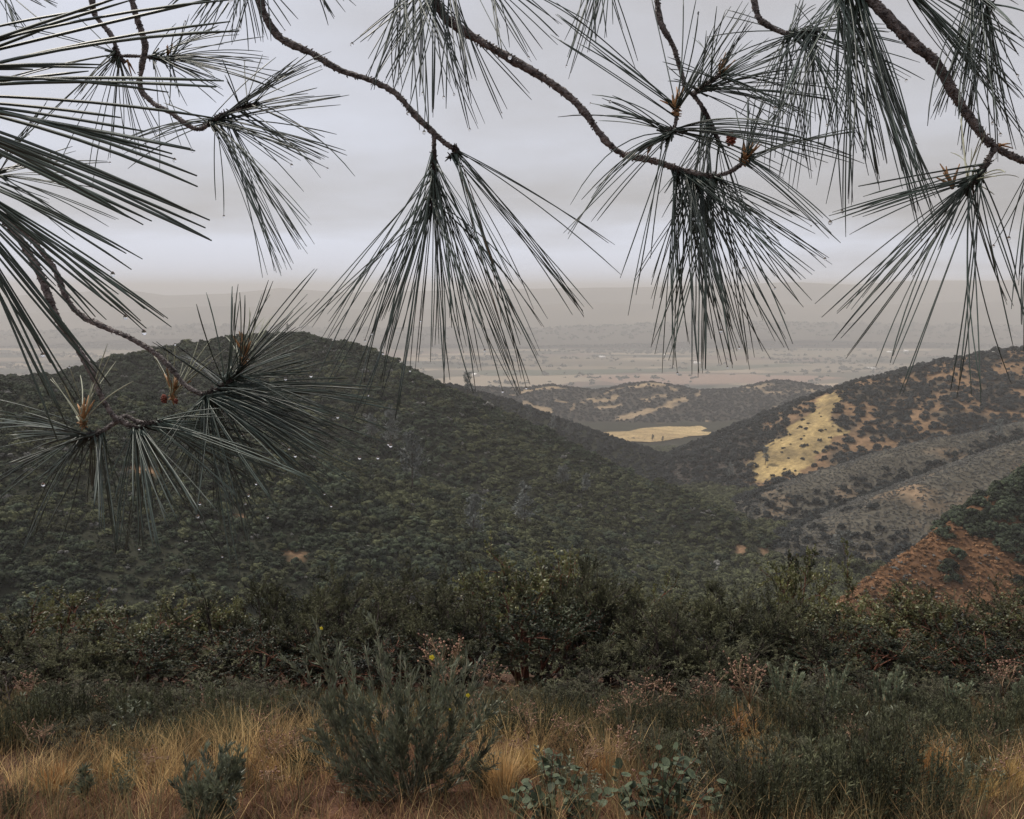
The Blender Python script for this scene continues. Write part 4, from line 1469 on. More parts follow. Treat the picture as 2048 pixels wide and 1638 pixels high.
def weed_proto(seed):
    g = np.random.default_rng(seed)
    mb = MB()
    for k in range(26):
        a = g.uniform(0, 6.28)
        sp = g.uniform(.05, .6)
        tip = np.array([math.cos(a) * sp, math.sin(a) * sp, g.uniform(.5, 1.0)])
        pts = curve_pts(np.array([0, 0, -.05]), tip, np.array([tip[0] * .2, tip[1] * .2, -.06]), 6)
        mb.tube(pts, np.linspace(.010, .004, 6), 4, cap=False)
        kk = 34
        t = g.uniform(.1, 1, kk)
        i = np.minimum((t * 5).astype(int), 4)
        c = pts[i] + (pts[i + 1] - pts[i]) * (t * 5 - i)[:, None]
        D = (pts[-1] - pts[0]) / np.linalg.norm(pts[-1] - pts[0]) * .6 + rand_dirs(kk, g) * .8
        D /= np.linalg.norm(D, axis=1, keepdims=True)
        mb.leaves(c, D, perp(D, g), g.uniform(.08, .17, kk), .045)
    return mb.mesh('weed', M['poppy_leaf'])


SAGE = []
for r_, b_, f_ in CH:
    me = f_.data.copy()
    me.materials.clear()
    me.materials.append(M['sage'])
    SAGE.append((b_, bpy.data.objects.new('foliage', me)))
gs = np.random.default_rng(88)
SG = [(30, 1455, 80, 190), (120, 1440, 60, 160), (215, 1450, 70, 190), (320, 1440, 55, 170), (400, 1450, 60, 190), (490, 1440, 60, 170), (560, 1448, 60, 160), (1040, 1448, 65, 180), (1120, 1440, 60, 170), (1210, 1445, 70, 180),
      (1340, 1450, 70, 170), (1440, 1445, 60, 150), (1600, 1450, 75, 180), (1690, 1445, 70, 170), (1760, 1450, 75, 170), (1850, 1450, 70, 180), (1950, 1455, 75, 190), (2040, 1450, 80, 170), (260, 1500, 75, 160), (150, 1510, 60, 130),
      (700, 1560, 50, 100), (1390, 1540, 80, 150), (1290, 1530, 70, 130), (1560, 1520, 80, 140), (1940, 1520, 70, 120), (1690, 1530, 90, 170), (1790, 1510, 80, 160), (620, 1470, 60, 150), (940, 1450, 60, 150), (1480, 1630, 110, 160), (1620, 1610, 110, 180)]
for k, (px, py, h, w) in enumerate(sorted(SG)):
    b0 = at(px, py)
    dist = math.hypot(b0[1], b0[2] - CAM[2])
    e_ = empty('sage_mound', b0)
    e_.rotation_euler = (0, 0, gs.uniform(0, 6.28))
    for o, n_ in zip(SAGE[k % 4], ('branches', 'foliage')):
        c = o.copy()
        c.name = n_
        col.objects.link(c)
        c.parent = e_
        s_w = w * dist / F / 1.1
        c.scale = (s_w, s_w, h * dist / F)
        if n_ == 'foliage':
            c['kind'] = 'stuff'
    tag(e_, 'low rounded grey-green sage mound, %s from the left edge' % ORD[k], 'shrub', 'low sage mounds in the clearing')


WEED = [weed_proto(2400 + i) for i in range(4)]
gw = np.random.default_rng(77)
WP = []
for k in range(46):
    px = gw.uniform(0, 2048)
    py = gw.uniform(1425, 1600)
    if px < 700 and py > 1500 and gw.uniform() < .6:
        continue
    WP.append((px, py, gw.uniform(35, 85), gw.uniform(45, 100)))
for k, (px, py, h, w) in enumerate(sorted(WP)):
    b0 = at(px, py)
    dist = math.hypot(b0[1], b0[2] - CAM[2])
    o = link('grey_weed', WEED[k % 4], loc=b0)
    s_w = w * dist / F / 1.1
    o.scale = (s_w, s_w, h * dist / F)
    o.rotation_euler = (0, 0, gw.uniform(0, 6.28))
    tag(o, 'small grey-green leafy weed in the dry grass, %s from the left edge' % ORD[k], 'plant', 'grey-green weeds in the dry grass')

# ------------------------------------------------------------------ dry grass and litter
def blades(name, n, hmin, hmax, wid, cfun, label, seed, prob, lean=.5, ymin=3.6, ymax=9.0, clump=.22):
    g = np.random.default_rng(seed)
    Y = ymin * (ymax / ymin) ** g.uniform(0, 1, n)
    X = g.uniform(-.66, .66, n) * Y
    pr = prob(X, Y)
    ok = g.uniform(size=n) < pr
    X, Y = X[ok], Y[ok]
    # pull blades into clumps
    if clump:
        cx, cy = np.round(X / clump), np.round(Y / clump)
        ox = (hashn(cx, cy, 5) - .5) * clump * .8 + cx * clump
        oy = (hashn(cx, cy, 6) - .5) * clump * .8 + cy * clump
        k = g.uniform(.25, .8, len(X))
        X, Y = X + (ox - X) * k, Y + (oy - Y) * k
        ang0 = np.arctan2(Y - oy, X - ox)
    else:
        ang0 = g.uniform(0, 6.28, len(X))
    n = len(X)
    Z = ground_z(X, Y)
    h = g.uniform(hmin, hmax, n) * (.55 + .9 * fbm(X, Y, .9, 71)) * np.clip((8.9 - Y) / 2.6 + .3, .3, 1)
    a = ang0 + g.normal(0, .8, n)
    ln = np.abs(g.normal(lean, lean * .5, n))
    dirx, diry = np.cos(a) * ln, np.sin(a) * ln
    f = g.uniform(0, math.pi, n)
    sx, sy = np.cos(f), np.sin(f) * .5
    V = np.zeros((n, 7, 3))
    for k, (t, w) in enumerate(((0, 1), (.4, .85), (.75, .55))):
        cx_, cy_, cz_ = X + dirx * h * t * t, Y + diry * h * t * t, Z - .01 + h * t * (1 - .18 * ln * t)
        V[:, 2 * k] = np.stack([cx_ - sx * wid * w / 2, cy_ - sy * wid * w / 2, cz_], -1)
        V[:, 2 * k + 1] = np.stack([cx_ + sx * wid * w / 2, cy_ + sy * wid * w / 2, cz_], -1)
    V[:, 6] = np.stack([X + dirx * h, Y + diry * h, Z - .01 + h * (1 - .18 * ln)], -1)
    b = np.arange(n)[:, None] * 7
    Q = np.vstack([b + [0, 1, 3, 2], b + [2, 3, 5, 4]])
    T = b + [4, 5, 6]
    mb = MB()
    mb.add(V.reshape(-1, 3), Q, T)
    me = mb.mesh(name, M['grass'], smooth=False)
    C = cfun(X, Y, g, n)
    set_col(me, np.repeat(C, 7, 0))
    return tag(link(name, me), label, kind='stuff')


def zone(X, Y):
    px, py, _ = proj(X, Y, ground_z(X, Y))
    return px, py


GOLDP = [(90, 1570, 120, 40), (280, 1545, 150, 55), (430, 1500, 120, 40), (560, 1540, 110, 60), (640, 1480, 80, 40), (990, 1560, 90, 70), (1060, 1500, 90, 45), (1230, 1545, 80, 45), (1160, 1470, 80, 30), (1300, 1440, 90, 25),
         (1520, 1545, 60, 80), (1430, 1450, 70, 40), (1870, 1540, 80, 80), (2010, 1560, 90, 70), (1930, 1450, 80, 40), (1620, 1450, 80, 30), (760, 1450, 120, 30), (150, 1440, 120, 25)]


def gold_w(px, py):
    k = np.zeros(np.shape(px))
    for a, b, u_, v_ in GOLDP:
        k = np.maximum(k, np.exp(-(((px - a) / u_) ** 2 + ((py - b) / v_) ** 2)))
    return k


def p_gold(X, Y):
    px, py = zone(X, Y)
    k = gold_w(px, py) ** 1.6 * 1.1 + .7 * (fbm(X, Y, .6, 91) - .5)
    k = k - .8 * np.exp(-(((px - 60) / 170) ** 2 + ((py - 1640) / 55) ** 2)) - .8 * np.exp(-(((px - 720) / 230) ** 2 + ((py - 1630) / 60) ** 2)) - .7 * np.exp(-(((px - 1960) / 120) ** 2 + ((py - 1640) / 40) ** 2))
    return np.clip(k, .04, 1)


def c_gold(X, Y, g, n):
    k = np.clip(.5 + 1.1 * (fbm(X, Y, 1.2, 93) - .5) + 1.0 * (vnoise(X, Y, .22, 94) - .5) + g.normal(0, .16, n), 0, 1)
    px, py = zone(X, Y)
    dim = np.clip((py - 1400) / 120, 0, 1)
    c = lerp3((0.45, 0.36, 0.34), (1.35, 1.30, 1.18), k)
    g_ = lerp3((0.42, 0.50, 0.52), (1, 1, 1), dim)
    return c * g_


def c_red(X, Y, g, n):
    return lerp3((0.22, 0.15, 0.17), (0.55, 0.42, 0.42), np.clip(g.normal(.45, .25, n), 0, 1))


def c_green(X, Y, g, n):
    return lerp3((0.18, 0.25, 0.28), (0.52, 0.54, 0.48), np.clip(g.normal(.45, .25, n), 0, 1))


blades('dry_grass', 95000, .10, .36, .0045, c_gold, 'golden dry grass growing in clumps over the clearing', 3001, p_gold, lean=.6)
blades('dry_litter', 70000, .03, .15, .007, c_red, 'reddish brown dead leaves and stalks lying over the soil', 3002, lambda X, Y: .85 + 0 * X, lean=1.3, clump=.12)
blades('green_stalks', 90000, .12, .44, .0042, c_green, 'thin dull green stalks along the back of the clearing', 3003,
       lambda X, Y: np.clip((1560 - zone(X, Y)[1]) / 130, .14, 1) * np.clip((fbm(X, Y, .8, 95) - .3) * 4, .12, 1), lean=.28)


def tuft(px, py, h, n, label, seed, colr, spread=.35):
    """one thick grass tuft standing on its own"""
    g = np.random.default_rng(seed)
    b0 = at(px, py)
    mb = MB()
    a = g.uniform(0, 6.28, n)
    sp = np.abs(g.normal(0, spread, n))
    hh = g.uniform(.55, 1, n) * h
    r0 = g.uniform(0, .09, n)
    Vv = np.zeros((n, 7, 3))
    f = g.uniform(0, 3.14, n)
    S = np.stack([np.cos(f), np.sin(f), 0 * f], -1) * .0024
    for k, (t, w) in enumerate(((0, 1), (.45, .9), (.8, .6), (1, 0))):
        c = np.stack([np.cos(a) * (r0 + sp * hh * t ** 1.7), np.sin(a) * (r0 + sp * hh * t ** 1.7), hh * t * (1 - .25 * sp * t) - .01], -1)
        if k < 3:
            Vv[:, 2 * k], Vv[:, 2 * k + 1] = c - S * w, c + S * w
        else:
            Vv[:, 6] = c
    b = np.arange(n)[:, None] * 7
    mb.add(Vv.reshape(-1, 3), np.vstack([b + [0, 1, 3, 2], b + [2, 3, 5, 4]]), b + [4, 5, 6])
    me = mb.mesh('grass_tuft', M['grass'], smooth=False)
    set_col(me, np.repeat(np.asarray(colr)[None] * g.uniform(.75, 1.2, (n, 1)), 7, 0))
    o = link('grass_tuft', me, loc=b0)
    tag(o, label, 'grass tuft', 'separate tufts of dry grass')


for i, a in enumerate([(1005, 1590, .34, 520, 'palest thick grass tuft, right of the bush poppy', (1.45, 1.35, 1.25)), (1060, 1545, .26, 300, 'golden grass tuft behind the palest one', (1.25, 1.2, 1.0)),
                       (240, 1560, .24, 300, 'golden grass tuft in the bottom left part of the clearing', (1.15, 1.05, .85)), (640, 1500, .2, 220, 'golden grass tuft left of the bush poppy', (1.2, 1.15, .9)),
                       (1520, 1575, .34, 300, 'tall orange grass tuft below the seed plant right of centre', (1.05, .8, .6)), (1870, 1570, .32, 380, 'orange grass tuft left of the bottom right corner', (1.1, .8, .58)),
                       (2020, 1580, .26, 420, 'yellow grass tuft in the bottom right corner', (1.2, 1.15, .85)), (1960, 1600, .2, 300, 'short yellow grass tuft by the bottom right corner', (1.15, 1.1, .85)),
                       (1210, 1560, .22, 250, 'russet grass tuft above the round-leaved seedlings', (1.1, .82, .65)), (110, 1580, .22, 260, 'reddish grass tuft at the bottom left', (.95, .68, .5)),
                       (1480, 1500, .4, 260, 'tall thin orange tuft under the russet seed plant', (.95, .68, .48)), (540, 1560, .2, 220, 'low straw tuft beside the small dark bush', (1.1, .95, .75))]):
    tuft(a[0], a[1], a[2], a[3], a[4], 3100 + i, a[5])

# ------------------------------------------------------------------ pine branches in front of the camera
def catmull(pts, n=10):
    pts = np.asarray(pts, float)
    p = np.vstack([2 * pts[0] - pts[1], pts, 2 * pts[-1] - pts[-2]])
    out = []
    for i in range(1, len(p) - 2):
        t = np.linspace(0, 1, n, endpoint=False)[:, None]
        a, b, c, d = p[i - 1], p[i], p[i + 1], p[i + 2]
        out.append(.5 * (2 * b + (c - a) * t + (2 * a - 5 * b + 4 * c - d) * t ** 2 + (3 * b - a - 3 * c + d) * t ** 3))
    return np.vstack(out + [pts[-1][None]])


PG = np.random.default_rng(4242)


def wood(mb, path, d, r0, r1, rough=.19, scales=True):
    """a bark-covered twig through photo points; path entries (px, py) or (px, py, depth)"""
    pts = catmull([P(a[0], a[1], a[2] if len(a) > 2 else d) for a in path], 12)
    n = len(pts)
    rad = np.linspace(r0, r1, n) * .78
    # knobbly radius
    sides = 10
    kn = 1 + rough * PG.normal(size=(n, sides)) * .55 + rough * np.repeat(np.interp(np.arange(n), np.arange(0, n + 6, 6), PG.normal(size=len(np.arange(0, n + 6, 6))))[:, None], sides, 1) * .8
    mb.tube(pts, rad[:, None] * np.clip(kn, .6, 1.6), sides)
    if scales:                                                # little scale stubs left by old needle bundles
        k = int(n * 2.2)
        i = PG.integers(1, n - 1, k)
        ax = pts[i] - pts[i - 1]
        ax /= np.linalg.norm(ax, axis=1, keepdims=True) + 1e-9
        s = perp(ax, PG)
        D = s * .8 + ax * .7
        D /= np.linalg.norm(D, axis=1, keepdims=True)
        c = pts[i] + s * rad[i][:, None] * .85
        for q in range(k):
            mb.tube(np.array([c[q], c[q] + D[q] * rad[i[q]] * PG.uniform(.3, .75)]), [rad[i[q]] * .28, rad[i[q]] * .10], 4)
    return pts


def needle_into(mb, b, t, sag, r, n=9):
    u = np.linspace(0, 1, n)[:, None]
    c = (b + t) / 2 + sag
    pts = b * (1 - u) ** 2 + 2 * c * u * (1 - u) + t * u ** 2
    uu = np.linspace(0, 1, n)
    rad = r * np.clip(np.minimum(.75 + uu * 2, 1.0) * np.clip((1 - uu) * 12, .45, 1), .1, 1)
    mb.tube(pts, rad, 4)
    return pts[-1]


DROPS = []


def tuft_of_needles(parent, origin, shoot, d, tips, extra, desc, r=.00060, jit=(6, .62, 1.04), matl='needle', dead=0, drops=.13, dz=.13, two=(1, 3), shoot_r=.0032, sagk=.05, depth_tip=None, sheath=False):
    """shoot: photo points of the little stem; tips: photo points where needles end; extra: further bundles near those directions"""
    g = PG
    mb = MB()
    sp = catmull([P(a[0], a[1], a[2] if len(a) > 2 else d) for a in shoot], 8) if len(shoot) > 1 else np.array([P(*shoot[0][:2], d)] * 2) + [[0, 0, 0], [0, 0, .002]]
    mb.tube(sp, np.linspace(shoot_r, shoot_r * .7, len(sp)), 7)
    for k in range(len(sp) * 3):
        i = g.integers(0, len(sp))
        s = rand_dirs(1, g)[0]
        mb.tube(np.array([sp[i], sp[i] + s * shoot_r * 1.9]), [shoot_r * .35, shoot_r * .15], 4)
    tf = link('needle_tuft', mb.mesh('needle_tuft', M['sheath'] if sheath else M['shoot'], origin), parent)
    mid = np.array(proj(*sp[len(sp) // 2][:, None])).ravel()[:2]
    jobs = [(a, b) for a, b in tips]
    for k in range(int(extra * .8)):
        a, b = tips[g.integers(0, len(tips))]
        v = np.array([a, b]) - mid
        an = math.atan2(v[1], v[0]) + R(g.normal(0, jit[0]))
        ln = np.hypot(*v) * g.uniform(jit[1], jit[2])
        jobs.append((mid[0] + math.cos(an) * ln, mid[1] + math.sin(an) * ln))
    for k, (tx, ty) in enumerate(jobs):
        dtip = (depth_tip or d) * (1 + g.uniform(-dz, dz))
        b0 = sp[g.integers(0, len(sp))] + rand_dirs(1, g)[0] * shoot_r * .6
        nb = MB()
        isdead = g.uniform() < dead
        end = None
        for q in range(g.integers(two[0], two[1] + 1)):
            t = P(tx + g.normal(0, 9), ty + g.normal(0, 9), dtip * (1 + g.normal(0, .012)))
            L = np.linalg.norm(t - b0)
            horiz = np.hypot(*(t - b0)[:2]) / L
            sag = np.array([g.normal(0, .034), g.normal(0, .034), 0]) * L + np.array([0, 0, sagk * horiz * L * g.uniform(.3, 1.7)])
            tipp = needle_into(nb, b0 + g.normal(0, .0006, 3), t, sag, r * g.uniform(.85, 1.15))
            if end is None or tipp[2] < end[2]:
                end = tipp
        # papery sheath at the foot of the bundle
        ax = (P(tx, ty, dtip) - b0)
        ax /= np.linalg.norm(ax)
        nb.tube(np.array([b0 - ax * .001, b0 + ax * .014]), [r * 2.1, r * 1.5], 5)
        link('needle_bundle', nb.mesh('needle_bundle', M['needle_dead'] if isdead else M[matl], origin), tf)
        if g.uniform() < drops * .6:
            DROPS.append((end, desc, d))
    return tf


def new_branch(label, px, py, d):
    o = P(px, py, d)
    e_ = empty('pine_branch', o)
    tag(e_, label, 'branch', 'pine branches hanging across the view')
    return e_, o


def add_wood(e_, o, *segs):
    for path, d, r0, r1 in segs:
        mb = MB()
        wood(mb, path, d, r0, r1)
        link('twig', mb.mesh('twig', M['bark'], o), e_)


def bud(e_, o, px, py, d, ang=-90, n=5, size=1.0):
    """orange-brown bud scales at the foot of young shoots"""
    mb = MB()
    b = P(px, py, d)
    for k in range(n):
        an = R(ang + PG.normal(0, 24))
        ln = PG.uniform(24, 50) * size
        t = P(px + math.cos(an) * ln, py + math.sin(an) * ln, d * (1 + PG.uniform(-.01, .01)))
        mb.tube(np.array([b, (b + t) / 2 + PG.normal(0, .0008, 3), t]), [.0017 * size, .0014 * size, .0005], 5)
    mb.ball(b, .0024 * size, 5, 1.4)
    link('bud', mb.mesh('bud', M['sheath'], o), e_)


def conelet(e_, o, px, py, d, r=.0045):
    mb = MB()
    c = P(px, py, d)
    for k in range(26):
        u_ = k / 26
        a = k * 2.4
        rr_ = r * math.sin(math.pi * (.15 + .8 * u_))
        p = c + np.array([math.cos(a) * rr_, math.sin(a) * rr_, (u_ - .5) * r * 3])
        mb.ball(p, r * .42, 4, .7)
    mb.ball(c, r * .8, 5, 1.5)
    link('young_cone', mb.mesh('young_cone', M['cone'], o), e_)


mm = .001
# -- two thin branches at the upper left
e_, o = new_branch('thin pine branch at the upper left, leftmost at the top edge', 185, -20, 1.15)
add_wood(e_, o, ([(184, -30), (188, 25), (222, 70), (238, 110), (250, 125)], 1.15, 4.2 * mm, 2.8 * mm), ([(240, 112), (270, 112), (300, 115)], 1.15, 2.6 * mm, 2.2 * mm))
tuft_of_needles(e_, o, [(228, 96), (240, 118)], 1.15, [(5, 150), (118, 330), (190, 350), (215, 312), (285, 305), (325, 292), (140, 30), (20, 55), (150, 210), (95, 250), (60, 300), (240, 285), (180, 190)], 6,
                'upper left branch', dz=.08)
tuft_of_needles(e_, o, [(298, 114), (345, 118)], 1.15, [(545, 116), (474, 70), (440, 50), (370, 45), (352, 60), (575, 165), (450, 182), (372, 215), (320, 338), (382, 300), (500, 148), (480, 120), (520, 100), (430, 160), (400, 80), (560, 140), (460, 130), (350, 200)], 16,
                'upper left branch', dz=.08, drops=.2)
bud(e_, o, 335, 112, 1.15, -70, 3, .7)
bud(e_, o, 255, 122, 1.15, 60, 3, .7)
e_, o = new_branch('thin winding pine branch at the upper left ending in an upturned tuft', 255, -20, 1.08)
add_wood(e_, o, ([(255, -30), (275, 40), (290, 90), (284, 130), (281, 175), (305, 205), (345, 228), (375, 250), (400, 258), (425, 243), (455, 226), (495, 214)], 1.08, 4.6 * mm, 2.8 * mm))
tuft_of_needles(e_, o, [(425, 242), (460, 224), (512, 207)], 1.08, [(680, 205), (675, 174), (645, 112), (622, 116), (605, 135), (470, 130), (530, 128), (672, 262), (718, 352), (660, 300), (640, 356), (598, 396), (660, 280), (620, 300), (640, 320), (580, 330), (690, 310)], 18,
                'winding upper left branch', dz=.10, drops=.2)
tuft_of_needles(e_, o, [(422, 244), (455, 228)], 1.08, [(620, 485), (560, 543), (585, 500), (610, 495), (545, 460), (440, 422), (600, 470), (575, 530)], 9, 'winding upper left branch', jit=(3, .75, 1.03), drops=.25)
tuft_of_needles(e_, o, [(415, 250), (440, 236)], 1.08, [(242, 292), (265, 340), (235, 290), (300, 270), (345, 215)], 2, 'winding upper left branch', jit=(4, .8, 1))

# -- the centre branch with the long hanging tuft
e_, o = new_branch('pine branch ending in the long hanging tuft at the centre', 515, -20, 1.05)
add_wood(e_, o, ([(512, -30), (530, 30), (560, 75), (620, 105), (680, 140), (740, 160), (790, 186), (830, 230), (868, 266)], 1.05, 5.6 * mm, 4.2 * mm),
         ([(866, 264), (885, 282), (903, 294), (915, 300)], 1.05, 4.0 * mm, 3.0 * mm), ([(868, 270), (868, 305), (868, 345)], 1.05, 3.2 * mm, 2.8 * mm))
tuft_of_needles(e_, o, [(868, 300), (868, 350), (864, 420)], 1.05, [(612, 662), (622, 780), (700, 700), (668, 742), (710, 830), (740, 772), (755, 780), (790, 832), (808, 672), (845, 730), (880, 770), (905, 772), (940, 770), (956, 735), (966, 652), (1000, 785), (1046, 782), (1052, 775), (1076, 712), (1080, 742), (775, 700), (830, 640), (640, 700), (730, 690), (925, 700), (985, 700), (1020, 745)], 26,
                'hanging centre tuft', jit=(4, .78, 1.02), drops=.3, sagk=.07)
tuft_of_needles(e_, o, [(905, 293), (915, 302), (897, 316)], 1.05, [(1245, 531), (1180, 630), (1166, 630), (1232, 490), (1070, 632), (1052, 772), (1040, 700), (1010, 640), (985, 560)], 4, 'hanging centre tuft', jit=(3, .8, 1.02), drops=.3, dead=.18)
tuft_of_needles(e_, o, [(470, -95), (520, -70)], 1.05, [(382, 75), (405, 70), (440, 100), (460, 86), (482, 80), (527, 90), (345, 18), (590, 42), (520, 60), (425, 70), (500, 95), (470, 60)], 10, 'top edge tuft by the centre branch', dz=.06, drops=.15)
tuft_of_needles(e_, o, [(560, -90), (600, -100)], 1.05, [(662, 40), (672, 25), (690, 12), (640, 5), (720, -5)], 3, 'top edge tuft by the centre branch')

# -- the long branch right of centre
e_, o = new_branch('long pine branch sweeping down right of centre to a dense tuft', 868, -20, 1.0)
add_wood(e_, o, ([(862, -30), (885, 28), (930, 64), (1000, 105), (1070, 146), (1130, 186), (1170, 226), (1210, 280), (1250, 310), (1300, 320), (1350, 335)], 1.0, 5.8 * mm, 4.4 * mm),
         ([(1350, 335), (1385, 346), (1430, 352), (1462, 342), (1488, 324)], 1.0, 4.2 * mm, 2.8 * mm), ([(1252, 310), (1285, 296), (1320, 280), (1345, 265), (1352, 240), (1353, 218)], .98, 2.6 * mm, 2.2 * mm))
tuft_of_needles(e_, o, [(800, -70), (850, -50), (900, -60)], 1.0, [(725, 88), (746, 166), (782, 96), (790, 186), (802, 172), (836, 232), (850, 256), (870, 262), (890, 206), (940, 250), (936, 216), (1055, 196), (1016, 222), (996, 236), (815, 178), (825, 150), (905, 180), (760, 150), (920, 170), (955, 150)], 26,
                'top edge tuft over the long branch', jit=(4, .7, 1.03), drops=.3)
tuft_of_needles(e_, o, [(930, -60), (980, -60)], 1.0, [(1060, 106), (1092, 110), (1125, 70), (1030, 90), (1000, 100), (1110, 40), (1180, 60)], 7, 'top edge tuft over the long branch', drops=.2)
tuft_of_needles(e_, o, [(1352, 232), (1354, 212)], .98, [(1102, 2), (1100, 74), (1115, 30), (1310, -15), (1370, -15), (1386, -20), (1400, 20), (1452, -10), (1482, 0), (1420, 60)], 5, 'spiky bud tuft right of centre', jit=(5, .7, 1.0), drops=.05, sagk=.02, sheath=True)
tuft_of_needles(e_, o, [(1336, 268), (1348, 258)], .98, [(1120, 226), (1195, 200), (1185, 208), (1200, 242), (1560, 342), (1602, 270), (1700, 320), (1722, 332), (1640, 282), (1660, 300)], 9, 'spiky bud tuft right of centre', jit=(5, .7, 1.0), drops=.2, sagk=.09)
tuft_of_needles(e_, o, [(1330, 272), (1348, 262)], .96, [(1132, 470), (1160, 400), (1150, 412), (1205, 452), (1242, 552), (1258, 632), (1290, 520), (1250, 330)], 5, 'drooping pale needles right of centre', jit=(4, .75, 1.0), sagk=.16, drops=.15)
tuft_of_needles(e_, o, [(1345, 336), (1385, 348), (1440, 352)], 1.0, [(1262, 560), (1342, 742), (1335, 735), (1310, 690), (1405, 742), (1395, 730), (1446, 736), (1462, 738), (1496, 732), (1510, 730), (1540, 702), (1586, 696), (1575, 690), (1610, 606), (1655, 530), (1572, 612), (1462, 652), (1350, 655), (1380, 690), (1430, 680), (1480, 700), (1530, 640), (1590, 560), (1640, 520), (1556, 560), (1420, 600), (1300, 600)], 46,
                'dense hanging tuft right of centre', jit=(5, .62, 1.02), drops=.22)
tuft_of_needles(e_, o, [(1484, 326), (1494, 314)], 1.0, [(1484, 215), (1510, 190), (1535, 200), (1720, 250), (1602, 290), (1690, 470), (1650, 455), (1560, 210)], 6, 'orange bud tuft beside the dense hanging tuft', sheath=True)
bud(e_, o, 1353, 222, .98, -90, 6, 1.0)
bud(e_, o, 1488, 322, 1.0, -60, 7, 1.1)
bud(e_, o, 1305, 288, .98, 150, 3, .7)
conelet(e_, o, 1462, 278, 1.0)

# -- slim twig dropping from the top, right of centre
e_, o = new_branch('slim pine twig dropping from the top edge into crossing needles', 1313, -20, 1.12)
add_wood(e_, o, ([(1311, -30), (1320, 40), (1345, 90), (1360, 135), (1372, 178), (1386, 190), (1406, 216), (1425, 252), (1440, 288)], 1.12, 4.4 * mm, 2.6 * mm), ([(1384, 190), (1408, 172), (1440, 150)], 1.12, 4.6 * mm, 3.4 * mm))
tuft_of_needles(e_, o, [(1395, 182), (1440, 150)], 1.12, [(1642, 160), (1702, 142), (1600, 120), (1660, 200), (1440, 18), (1480, 60), (1510, 40), (1560, 70), (1620, 90), (1590, 240), (1540, 260), (1320, 130), (1345, 165), (1640, 240), (1500, 90), (1400, 60), (1680, 180)], 24, 'crossing needles right of centre', jit=(8, .6, 1.03), dz=.09, drops=.12)
tuft_of_needles(e_, o, [(1405, 215), (1440, 288)], 1.12, [(1330, 420), (1360, 470), (1380, 480), (1420, 470), (1455, 480), (1480, 440), (1400, 500), (1345, 400), (1500, 470)], 14, 'crossing needles right of centre', jit=(5, .7, 1.03), dz=.07)
bud(e_, o, 1440, 148, 1.12, -65, 6, 1.0)
tuft_of_needles(e_, o, [(1190, -120), (1230, -110)], 1.1, [(1135, 150), (1165, 105), (1172, 90), (1200, 95), (1190, 60), (1255, 35), (1265, 130), (1180, 80), (1150, 60)], 6, 'loose needles at the top edge right of centre', jit=(3, .7, 1.0), drops=.2)

# -- short twig at the top, right
e_, o = new_branch('short pine twig at the top right spreading a wide drooping tuft', 1505, -20, 1.1)
add_wood(e_, o, ([(1503, -30), (1515, 30), (1535, 50), (1575, 68), (1612, 64)], 1.1, 4.8 * mm, 3.0 * mm))
tuft_of_needles(e_, o, [(1572, 68), (1632, 62)], 1.1, [(1430, 130), (1400, 60), (1450, 30), (1520, 180), (1530, 330), (1560, 360), (1590, 380), (1620, 350), (1640, 330), (1675, 300), (1700, 280), (1740, 310), (1760, 260), (1800, 160), (1830, 152), (1790, 110), (1820, 90), (1760, 60), (1700, 20), (1650, 0), (1600, -10), (1480, 240), (1550, 260), (1610, 260), (1500, 130), (1780, 200), (1720, 230)], 34,
                'wide drooping tuft at the top right', jit=(6, .6, 1.03), dz=.09, drops=.13)

# -- the thick branch at the right
e_, o = new_branch('thickest pine branch crossing the upper right corner', 1725, -20, .95)
add_wood(e_, o, ([(1716, -30), (1770, 30), (1830, 90), (1872, 126), (1910, 190), (1940, 236), (1970, 276), (1995, 296), (2032, 316), (2075, 330)], .95, 6.8 * mm, 4.6 * mm), ([(1990, 296), (1965, 335), (1938, 366)], .95, 3.8 * mm, 3.2 * mm))
tuft_of_needles(e_, o, [(1660, -40), (1700, -20), (1730, 5)], .95, [(1545, 280), (1600, 330), (1680, 430), (1702, 472), (1690, 300), (1722, 282), (1746, 342), (1800, 366), (1862, 452), (1867, 472), (1850, 400), (1655, 300), (1640, 420), (1770, 330), (1830, 420), (1815, 350), (1560, 200), (1710, 400), (1840, 370)], 26,
                'long needles hanging under the thick right branch', jit=(3.5, .7, 1.02), drops=.2, r=.00068)
tuft_of_needles(e_, o, [(1976, 325), (1945, 362), (1928, 374)], .92, [(1632, 605), (1660, 630), (1690, 722), (1690, 640), (1716, 600), (1800, 780), (1790, 722), (1830, 560), (1914, 790), (1926, 762), (1956, 796), (2020, 786), (2030, 682), (2046, 652), (1712, 402), (1718, 378), (1722, 420), (1700, 425), (1665, 430), (1990, 560), (2010, 600), (2040, 560), (1760, 560), (1880, 500)], 8,
                'fanned tuft under the thick right branch', jit=(3, .8, 1.0), drops=.25, sagk=.03, r=.00068)
tuft_of_needles(e_, o, [(1942, 362), (1930, 374)], .94, [(2040, 365), (2018, 330), (2005, 350), (1990, 385), (2000, 320), (1925, 232), (1960, 262), (1942, 300), (1912, 290), (1980, 255)], 0, 'pale young needles under the thick right branch', matl='needle_pale', two=(1, 2), drops=0, r=.00052, sagk=.1)
bud(e_, o, 1905, 372, .93, -100, 6, 1.1)
bud(e_, o, 2000, 290, .94, 0, 2, .6)
tuft_of_needles(e_, o, [(1770, -60), (1800, -40)], .95, [(2048, 130), (2052, 300), (2012, 262), (1986, 166), (2060, 180), (2070, 230), (2000, 200), (1960, 150), (2045, 100)], 12, 'needles slanting across the upper right corner', jit=(3, .75, 1.05), drops=.25)
